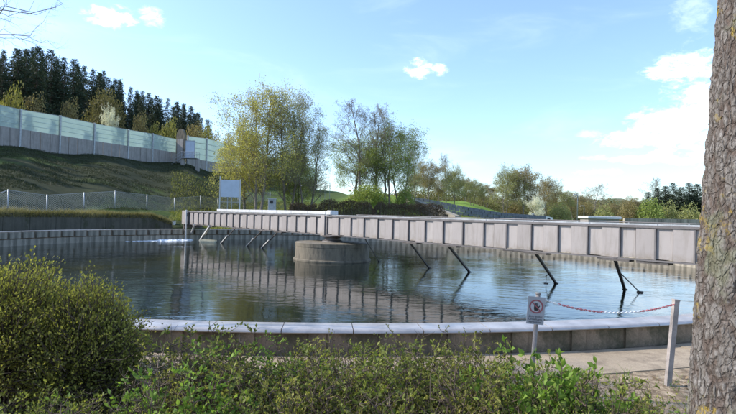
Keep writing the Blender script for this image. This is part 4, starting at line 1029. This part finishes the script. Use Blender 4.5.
mb = MB(); vs = [cR+(rt*math.cos(a)+up_*math.sin(a))*.074 for a in np.arange(40)*2*math.pi/40]; mb.add(vs, [tuple(range(40))]); mb.build('white_disc', M['discgrey'], sg)
mb = MB(); disc_ring(mb, cR, .060, .076, .0015); c2 = cR+nn_*.0035; dg = (rt*-.7+up_*.7).normalized(); mb.obox(c2, dg*.062, dg.cross(nn_)*.006, nn_*.0006); mb.build('red_ring', M['signred'], sg)
mb = MB(); cc = cR+nn_*.0020
def poly(pts_): mb.add([cc+rt*x+up_*y for x, y in pts_], [tuple(range(len(pts_)))])
poly([(-.018, -.045), (.016, -.045), (.024, -.02), (.022, .004), (-.022, .004), (-.024, -.02)])
for fx, ft in ((-.018, .032), (-.007, .042), (.004, .043), (.015, .034)): poly([(fx-.004, .0045), (fx+.004, .0045), (fx+.004, ft-.003), (fx, ft), (fx-.004, ft-.003)])
poly([(.0245, -.022), (.040, .004), (.037, .012), (.032, .012), (.0235, -.002)])
mb.build('hand_symbol', M['black'], sg)
def text(s_, size, pos, parent, name):
    cu = bpy.data.curves.new(name, 'FONT'); cu.body = s_; cu.size = size; cu.align_x = 'CENTER'; cu.align_y = 'CENTER'; o = bpy.data.objects.new(name, cu); COL.objects.link(o)
    bpy.context.view_layer.update(); me = bpy.data.meshes.new_from_object(o.evaluated_get(bpy.context.evaluated_depsgraph_get())); bpy.data.objects.remove(o)
    me.materials.clear(); me.materials.append(M['black']); o = link(name, me, parent); o.matrix_local = Matrix(((rt.x, up_.x, nn_.x, pos.x), (rt.y, up_.y, nn_.y, pos.y), (rt.z, up_.z, nn_.z, pos.z), (0, 0, 0, 1)))
text('Zutritt für', .036, c0-up_*.066+nn_*.0045, sg, 'lettering'); text('Unbefugte', .036, c0-up_*.096+nn_*.0045, sg, 'lettering'); text('verboten!', .036, c0-up_*.126+nn_*.0045, sg, 'lettering')

D2 = 6.2
t2 = at_y(675.8, 301, D2); b2_ = at_y(667.3, 383, D2); d2 = (t2-b2_).normalized(); gz = GH(b2_.x, D2); bs2 = b2_+d2*((gz-b2_.z)/d2.z)
po = thing('leaning_post', 'leaning square grey post holding the right end of the chain', 'post', tuple(bs2))
mb = MB(); mb.beam((0, 0, -.1), tuple(t2-bs2), .060, .058); mb.build('shaft', M['post'], po); mb = MB(); mb.beam(tuple(t2-bs2+d2*.001), tuple(t2-bs2+d2*.02), .068, .066); mb.build('cap', M['post'], po)
# chain of plastic links, red and white by turns
A_ = ptop+Vector((.03, -.02, -.06)); A_ = at_y(545, 300, D-.03); B_ = at_y(674, 304.5, D2-.03)
mid_v = 316.8
ch = thing('barrier_chain', 'red and white plastic chain hanging between the sign post and the leaning post', 'chain')
def chp(t):
    p = A_.lerp(B_, t); sag = .118*4*t*(1-t); return p-Vector((0, 0, sag))
L = sum((chp((i+1)/60)-chp(i/60)).length for i in range(60)); NL = 62
groups = [(0, .10, 'white'), (.10, .43, 'red'), (.43, .73, 'white'), (.73, 1.01, 'red')]
for g0, g1, cn in groups:
    mb = MB()
    for i in range(NL):
        t = (i+.5)/NL
        if not (g0 <= t < g1): continue
        p = chp(t); tg = (chp(t+.01)-chp(t-.01)).normalized(); sd_ = tg.cross(Vector((0, 0, 1))).normalized(); upv = sd_.cross(tg)
        a_ = sd_ if i % 2 else upv; hl, hw_ = L/NL*.72, .0085
        ring = [p+tg*hl*math.cos(q)*1.0+a_*hw_*math.sin(q) for q in np.arange(8)*math.pi/4]; ring.append(ring[0]); ring.append(ring[1])
        mb.tube(ring[:9], .0042, 5, cap=False)
    mb.build('link_run', M[cn], ch, True)

# ------------------------------------------------------------------ big trunk on the right edge
TY = 2.85; NTH, NZ = 380, 640
tb = at_y(760, 500, TY); base = Vector((0, 0, 0))
Lz = []; 
edge = [(at_y(u, v, TY-.0).z, at_y(u, v, TY).x) for u, v in ((691, 414), (695, 304), (702, 200), (711, 97), (718.5, 0))]
ez = [e[0] for e in edge]; ex_ = [e[1] for e in edge]; co = np.polyfit(ez, ex_, 1)
rad_ = lambda z: .30-.028*(z-1.4)+.10*np.exp(-(z-GZ)*3.2)
zz = np.concatenate([np.linspace(GZ-.15, 4.3, NZ), np.linspace(4.4, 8, 40)]); th = np.linspace(0, 2*np.pi, NTH, endpoint=False)
ZZ, TT = np.meshgrid(zz, th, indexing='ij'); RAD = rad_(ZZ); CXc = np.polyval(co, ZZ)+rad_(ZZ)*1.0+.045
nx, ny = np.cos(TT), np.sin(TT)
xs, ys, zs = nx*RAD.mean(), ny*RAD.mean(), ZZ
wx = (fbm(xs*9, ys*9, zs*5, 3, 31)-.5)*.09; wz = (fbm(xs*9, ys*9, zs*5, 3, 37)-.5)*.2
a_ = np.abs(vnoise(nx*7.5+wx*30, ny*7.5+wx*30, zs*5.5+wz*5, 41)*2-1); b_ = np.abs(vnoise(nx*15+wx*40, ny*15, zs*11+wz*8, 43)*2-1)
crack = np.clip(np.minimum(a_*2.0, 1)*.62+np.minimum(b_*2.2, 1)*.38, 0, 1)
disp = .015*crack+.010*fbm(xs*55, ys*55, zs*38, 4, 51)+.006*fbm(xs*120, ys*120, zs*90, 2, 52)+.03*(fbm(nx*1.5, ny*1.5, zs*.8, 2, 55)-.5)
RD = RAD-.02+disp
V = np.stack([CXc+nx*RD, TY+.0+ny*RD, ZZ], -1).reshape(-1, 3); NZT = len(zz)
ii, jj = np.meshgrid(np.arange(NZT-1), np.arange(NTH), indexing='ij'); j2 = (jj+1) % NTH
F = np.stack([ii*NTH+jj, ii*NTH+j2, (ii+1)*NTH+j2, (ii+1)*NTH+jj], -1).reshape(-1, 4)
me = np_mesh('trunk', V, F, M['bark'], True); at = me.attributes.new('crack', 'FLOAT', 'POINT'); at.data.foreach_set('value', crack.ravel().astype(np.float32))
bt = thing('old_tree', 'thick rough barked tree trunk with yellow lichen at the right edge', 'tree'); link('trunk', me, bt)
segs, tips = grow(99, 7, 4.2, nch=(10, 7, 5, 3), crown0=.05, r0=.2)
V0, F0 = tubes_np(segs[0]+segs[1], 5); V0 = V0+np.array([float(np.polyval(co, 7.6))+rad_(7.6), TY, 7.6]); link('branches', np_mesh('branches', V0, F0, M['bark_far'], True), bt)

# bare tree off the left edge whose twigs reach into the picture
lt = thing('overhanging_tree', 'bare tree reaching in with thin twigs at the top left corner', 'tree', (-8.6, 7.2, .57))
segs, tips = grow(17, 9, 4.0, nch=(12, 7, 5, 3), crown0=.3, r0=.16, up=.1); Vt, Ft = tubes_np(segs[0], 8); link('trunk', np_mesh('trunk', Vt, Ft, M['bark_far'], True), lt)
rs = random.Random(6); LS = []
def limb(p, q, r_, lev):
    n = 12 if lev == 0 else 6; prev = Vector(p); d = Vector(q)-Vector(p); Lm = d.length
    for i in range(n):
        g = (i+1)/n; c = Vector(p)+d*g+Vector((rs.gauss(0, .03), rs.gauss(0, .04), rs.gauss(0, .045)))*min(Lm, 2.2)*(.0 if i == n-1 else 1); r1 = r_*(1-.75*g); LS.append((*prev, *c, r_*(1-.75*i/n), r1))
        if lev < 3 and i > (4 if lev == 0 else 0):
            for _ in range(2 if lev else 1):
                e = d.normalized()*rs.uniform(.5, 1)+Vector((rs.gauss(0, .4), rs.gauss(0, .6), rs.gauss(.1, .45))); e.normalize(); limb(c, c+e*Lm*rs.uniform(.12, .24)*(1 if lev == 0 else 1.4), r1*.6, lev+1)
        prev = c
loc = Vector((-8.6, 7.2, .57))
for (s0, e0, r_) in (((-8.6, 7.2, 4.6), at_y(30, 36, 6.6), .018), ((-8.6, 7.2, 4.9), at_y(31, 12, 6.5), .016), ((-8.6, 7.2, 5.2), at_y(56, 7, 6.8), .018), ((-8.6, 7.2, 4.2), at_y(-60, 40, 6.8), .04)):
    limb(Vector(s0)-loc, e0-loc, r_, 0)
V1, F1 = tubes_np(segs[1]+LS, 4); link('branches', np_mesh('branches', V1, F1, M['bark_far'], True), lt)

# ------------------------------------------------------------------ foreground shrubs
def shrub_mesh(seed, w_, h_, nst, nleaf, lsize, lm, stem='stem', dense=1.0, bare=.15, rstem=.006):
    rs = random.Random(seed); nr = np.random.RandomState(seed); segs = []; LP = []; LD = []
    for s_ in range(nst):
        a = rs.random()*6.283; b0 = Vector((math.cos(a), math.sin(a), 0))*w_*.5*math.sqrt(rs.random())*.45; ht = h_*rs.uniform(.55, 1.05); ln = Vector((math.cos(a), math.sin(a), 0))*w_*.5*rs.random()*.9
        prev = b0+Vector((0, 0, -.05)); k = 7; r_ = rstem*rs.uniform(.7, 1.5)
        isb = rs.random() < bare
        for i in range(k):
            g = (i+1)/k; c = b0+ln*g**1.3+Vector((rs.gauss(0, .018), rs.gauss(0, .018), 0))+Vector((0, 0, ht*g)); segs.append((*prev, *c, r_*(1.1-g*.8), r_*(1-g*.8)))
            if i >= 1:
                for _ in range(3):
                    e = Vector((rs.gauss(0, 1), rs.gauss(0, 1), rs.uniform(.3, 1.8))).normalized()*h_*rs.uniform(.07, .19); tip = c+e; mid = c+e*.5+Vector((0, 0, -.01))
                    segs.append((*c, *mid, r_*.45, r_*.35)); segs.append((*mid, *tip, r_*.35, r_*.15))
                    if not isb:
                        nl = max(1, int(nleaf*dense*(.4+.8*g)))
                        for q in range(nl):
                            f = rs.uniform(.25, 1.05); LP.append(c+e*f); LD.append(e.normalized()+Vector((rs.gauss(0, .6), rs.gauss(0, .6), rs.gauss(.2, .4))))
            prev = c
    V1, F1 = tubes_np(segs, 4); V, F = leaf_np(np.array([tuple(p) for p in LP]), lsize, nr, .55, .35, dirs=np.array([tuple(p) for p in LD]))
    return [('stems', np_mesh('stems', V1, F1, M[stem], True)), ('foliage', np_mesh('foliage', V, F, M[lm]))]
# big yellow green bush, left
def dome_bush(seed, rx, ry, h_, ntw, nl, lsize, lm):
    rs = np.random.RandomState(seed); d = rs.randn(ntw, 3); d[:, 2] = np.abs(d[:, 2])*1.1-.25; d /= np.linalg.norm(d, axis=1, keepdims=True)
    lump = .72+.54*fbm(d[:, 0]*3.4+seed, d[:, 1]*3.4, d[:, 2]*3.4, 3, seed); r_ = (.42+.58*rs.rand(ntw)**.55)*lump
    spike = rs.rand(ntw) < .09; r_ = np.where(spike, r_*1.12, r_); P_ = d*r_[:, None]*np.array([rx, ry, h_*.62]); P_[:, 2] += h_*.40; P_[:, 2] = np.maximum(P_[:, 2], .04)
    root = np.stack([rs.randn(ntw)*.16, rs.randn(ntw)*.12, np.full(ntw, .0)], 1); segs = []; LP = []; LD = []
    for a in range(ntw):
        p, q = root[a], P_[a]; m1 = p+(q-p)*.4+np.array([0, 0, .10*h_])+rs.randn(3)*.03; m2 = p+(q-p)*.75+np.array([0, 0, .07*h_])+rs.randn(3)*.03
        if a % 3 == 0: segs.append((*p, *m1, .008, .006)); segs.append((*m1, *m2, .006, .0045))
        segs.append((*m2, *q, .0042, .002)); dd = (q-m2)/(np.linalg.norm(q-m2)+1e-6); k = int(nl*(.5+rs.rand()))
        f = .25+.85*rs.rand(k); LP.append(m2+(q-m2)*f[:, None]+rs.randn(k, 3)*.028); LD.append(np.repeat(dd[None]+np.array([[0, 0, .5]]), k, 0))
    V, F = leaf_np(np.concatenate(LP), lsize, rs, .58, .3, dirs=np.concatenate(LD)); V1, F1 = tubes_np(segs, 4)
    return [('stems', np_mesh('stems', V1, F1, M['stem'], True)), ('foliage', np_mesh('foliage', V, F, M[lm]))]
put_tree(dome_bush(5, 1.22, .8, 1.40, 2900, 15, .027, 'lf_bush'), 'big_bush', 'big rounded olive yellow bush at the left edge in front of the water', -3.38, 4.75, GH(-3.38, 4.75), cat='bush')
put_tree(dome_bush(6, .52, .52, 1.33, 1400, 14, .026, 'lf_bush'), 'big_bush', 'lower right shoulder bush growing against the big olive yellow one', -2.50, 4.62, GH(-2.50, 4.62), cat='bush')
SH = [shrub_mesh(100+i, .9, .85, 30, 6.5, .030, 'lf_bush2', bare=.24) for i in range(2)]+[shrub_mesh(110, .9, .85, 28, 6, .035, 'lf_fresh', bare=.3)]+[shrub_mesh(120+i, .8, .85, 30, 6.5, .024, 'lf_bush', bare=.34) for i in range(3)]
BR = shrub_mesh(140, .55, .8, 9, 4, .055, 'lf_fresh', bare=0., rstem=.005)
rs = random.Random(12); cnt = 0
def vtop_for(u): return float(np.interp(u, [0, 60, 130, 160, 240, 330, 400, 440, 480, 500, 540, 570, 600, 640, 670, 700], [385, 382, 372, 338, 345, 343, 344, 338, 345, 360, 366, 372, 380, 390, 402, 412]))
spots = []
u = -15
while u < 700:
    for row, Y in enumerate((4.75, 4.15, 3.55)):
        uu = u+rs.uniform(-12, 12)+row*9; yy = Y+rs.uniform(-.2, .2)
        if row == 0 and (uu > 560 or uu < 135): continue
        if rs.random() < (.12, .18, .30)[row]: continue
        vt = vtop_for(uu)+rs.uniform(-7, 20)+row*(15 if uu < 480 else 7)
        spots.append((uu, yy, vt, row))
    u += 30
ORD = ['first', 'second', 'third', 'fourth', 'fifth', 'sixth', 'seventh', 'eighth', 'ninth', 'tenth', 'eleventh', 'twelfth', 'thirteenth', 'fourteenth', 'fifteenth', 'sixteenth', 'seventeenth', 'eighteenth', 'nineteenth', 'twentieth', 'twenty-first', 'twenty-second', 'twenty-third', 'twenty-fourth', 'twenty-fifth', 'twenty-sixth']
rcount = [0, 0, 0]
for uu, yy, vt, row in sorted(spots):
    x = ux(uu, yy, 400); z = GH(x, yy); ht = at_y(uu, vt, yy).z-z
    if ht < .12: continue
    s_ = ht/.85; where = ('below the big bush' if uu < 135 else 'right of the big bush' if uu < 250 else 'before the tank wall' if uu < 430 else 'left of the sign' if uu < 520 else 'between sign and post' if uu < 640 else 'near the leaning post')
    wsc = max(.55, min(1.1, s_*1.1))
    kq = rs.randrange(6); look = ('olive leafed', 'olive leafed', 'fresh green', 'yellowish', 'yellowish', 'yellowish')[kq]
    put_tree(SH[kq], 'low_shrub', '%s shrub, %s from left in the %s row, %s' % (look, ORD[rcount[row]], ('back', 'middle', 'front')[row], where), x, yy, z, rs.random()*6.28, (wsc, wsc, s_), 'low shrubs in front of the tank', 'shrub'); rcount[row] += 1
for uu, vt, yy, l in ((527, 350, 3.9, 'bright leafed young shrub just below the warning sign'), (545, 362, 3.7, 'lower bright shrub right of the one below the sign'), (592, 368, 3.7, 'small bright shrub in front of the chain'), (578, 378, 3.5, 'smaller bright shrub beside the one in front of the chain'), (512, 372, 3.6, 'low bright shrub left below the sign')):
    x = ux(uu, yy, 400); z = GH(x, yy); s_ = (at_y(uu, vt, yy).z-z)/.88; put_tree(BR, 'young_shrub', l, x, yy, z, uu, (s_*.9, s_*.9, s_), cat='shrub')
# thin dead weed stalks by the post
def stalks(seed, n, w_, h_):
    rs = random.Random(seed); segs = []
    for i in range(n):
        p = Vector((rs.uniform(-w_, w_), rs.uniform(-w_*.5, w_*.5), -.03)); d = Vector((rs.gauss(0, .15), rs.gauss(0, .1), 1)); hh = h_*rs.uniform(.5, 1)
        for k_ in range(5):
            q = p+d*hh/5; d = d+Vector((rs.gauss(0, .12), rs.gauss(0, .12), 0)); segs.append((*p, *q, .003, .0025)); 
            if k_ > 1: 
                e = q+Vector((rs.gauss(0, .06), rs.gauss(0, .06), rs.uniform(.02, .09))); segs.append((*q, *e, .002, .0015))
            p = q
    V, F = tubes_np(segs, 4); return np_mesh('stalks', V, F, M['dead'])
for u, Y, n, l in ((630, 5.3, 7, 'dry weed stalks between the chain and the path'), (650, 4.9, 8, 'dry weed stalks left of the leaning post'), (492, 3.7, 3, 'single tall dry stalk among the shrubs left of the sign')):
    x = ux(u, Y, 400); t = thing('dry_weed', l, 'weed', (x, Y, GH(x, Y))); link('stalks', stalks(int(u), n, .22 if n > 3 else .03, .38 if n > 3 else .95), t)
# leaf litter, twigs and small weeds on the ground
rs = np.random.RandomState(31); n = 16000
x = -5+rs.rand(n)*10; y = 1.6+rs.rand(n)*4.9; ok = np.hypot(x-TC.x, y-TC.y) > TR+CW+.35; x, y = x[ok], y[ok]
dens = fbm(x*1.3, y*1.3, seed=71) > (.40+.16*(y > 5.1)+.10*(x > 1.4)); x, y = x[dens], y[dens]
gz_ = hgt(x, y)+(fbm(x*1.2, y*1.2, seed=9)-.5)*.10*np.clip(6.6-y, 0, 1); onp = np.hypot(x-TC.x, y-TC.y) < TR+CW+1.05; gz_ = np.where(onp, GZ+.022, gz_)
V, F = leaf_np(np.stack([x, y, gz_+.006], 1), .045, rs, .6, .3, dirs=np.stack([rs.randn(len(x)), rs.randn(len(x)), np.full(len(x), .05)], 1)); V[:, 2] = np.maximum(V[:, 2], np.repeat(gz_, 4)+.002)
tag(link('leaf_litter', np_mesh('leaf_litter', V, F, M['lf_litter'])), 'dry brown leaf litter on the ground under the shrubs', 'leaf litter', kind='stuff')
n = 9000; x = -4.5+rs.rand(n)*8.5; y = 3.0+rs.rand(n)*3.6; dd = fbm(x*2.2, y*2.2, seed=81) > .56; r_ = np.hypot(x-TC.x, y-TC.y); ok = dd & ((r_ > TR+CW+1.0) | ((r_ < TR+CW+.10) & (r_ > TR+CW-.02))); x, y = x[ok], y[ok]
gz_ = hgt(x, y)+(fbm(x*1.2, y*1.2, seed=9)-.5)*.10*np.clip(6.6-y, 0, 1); V, F = blades(len(x), x, y, gz_, .04, .16, .004, rs, .5)
tag(link('weed_grass', np_mesh('weed_grass', V, F, M['lf_fresh'])), 'small green grass tufts between the shrubs and the path', 'grass', kind='stuff')
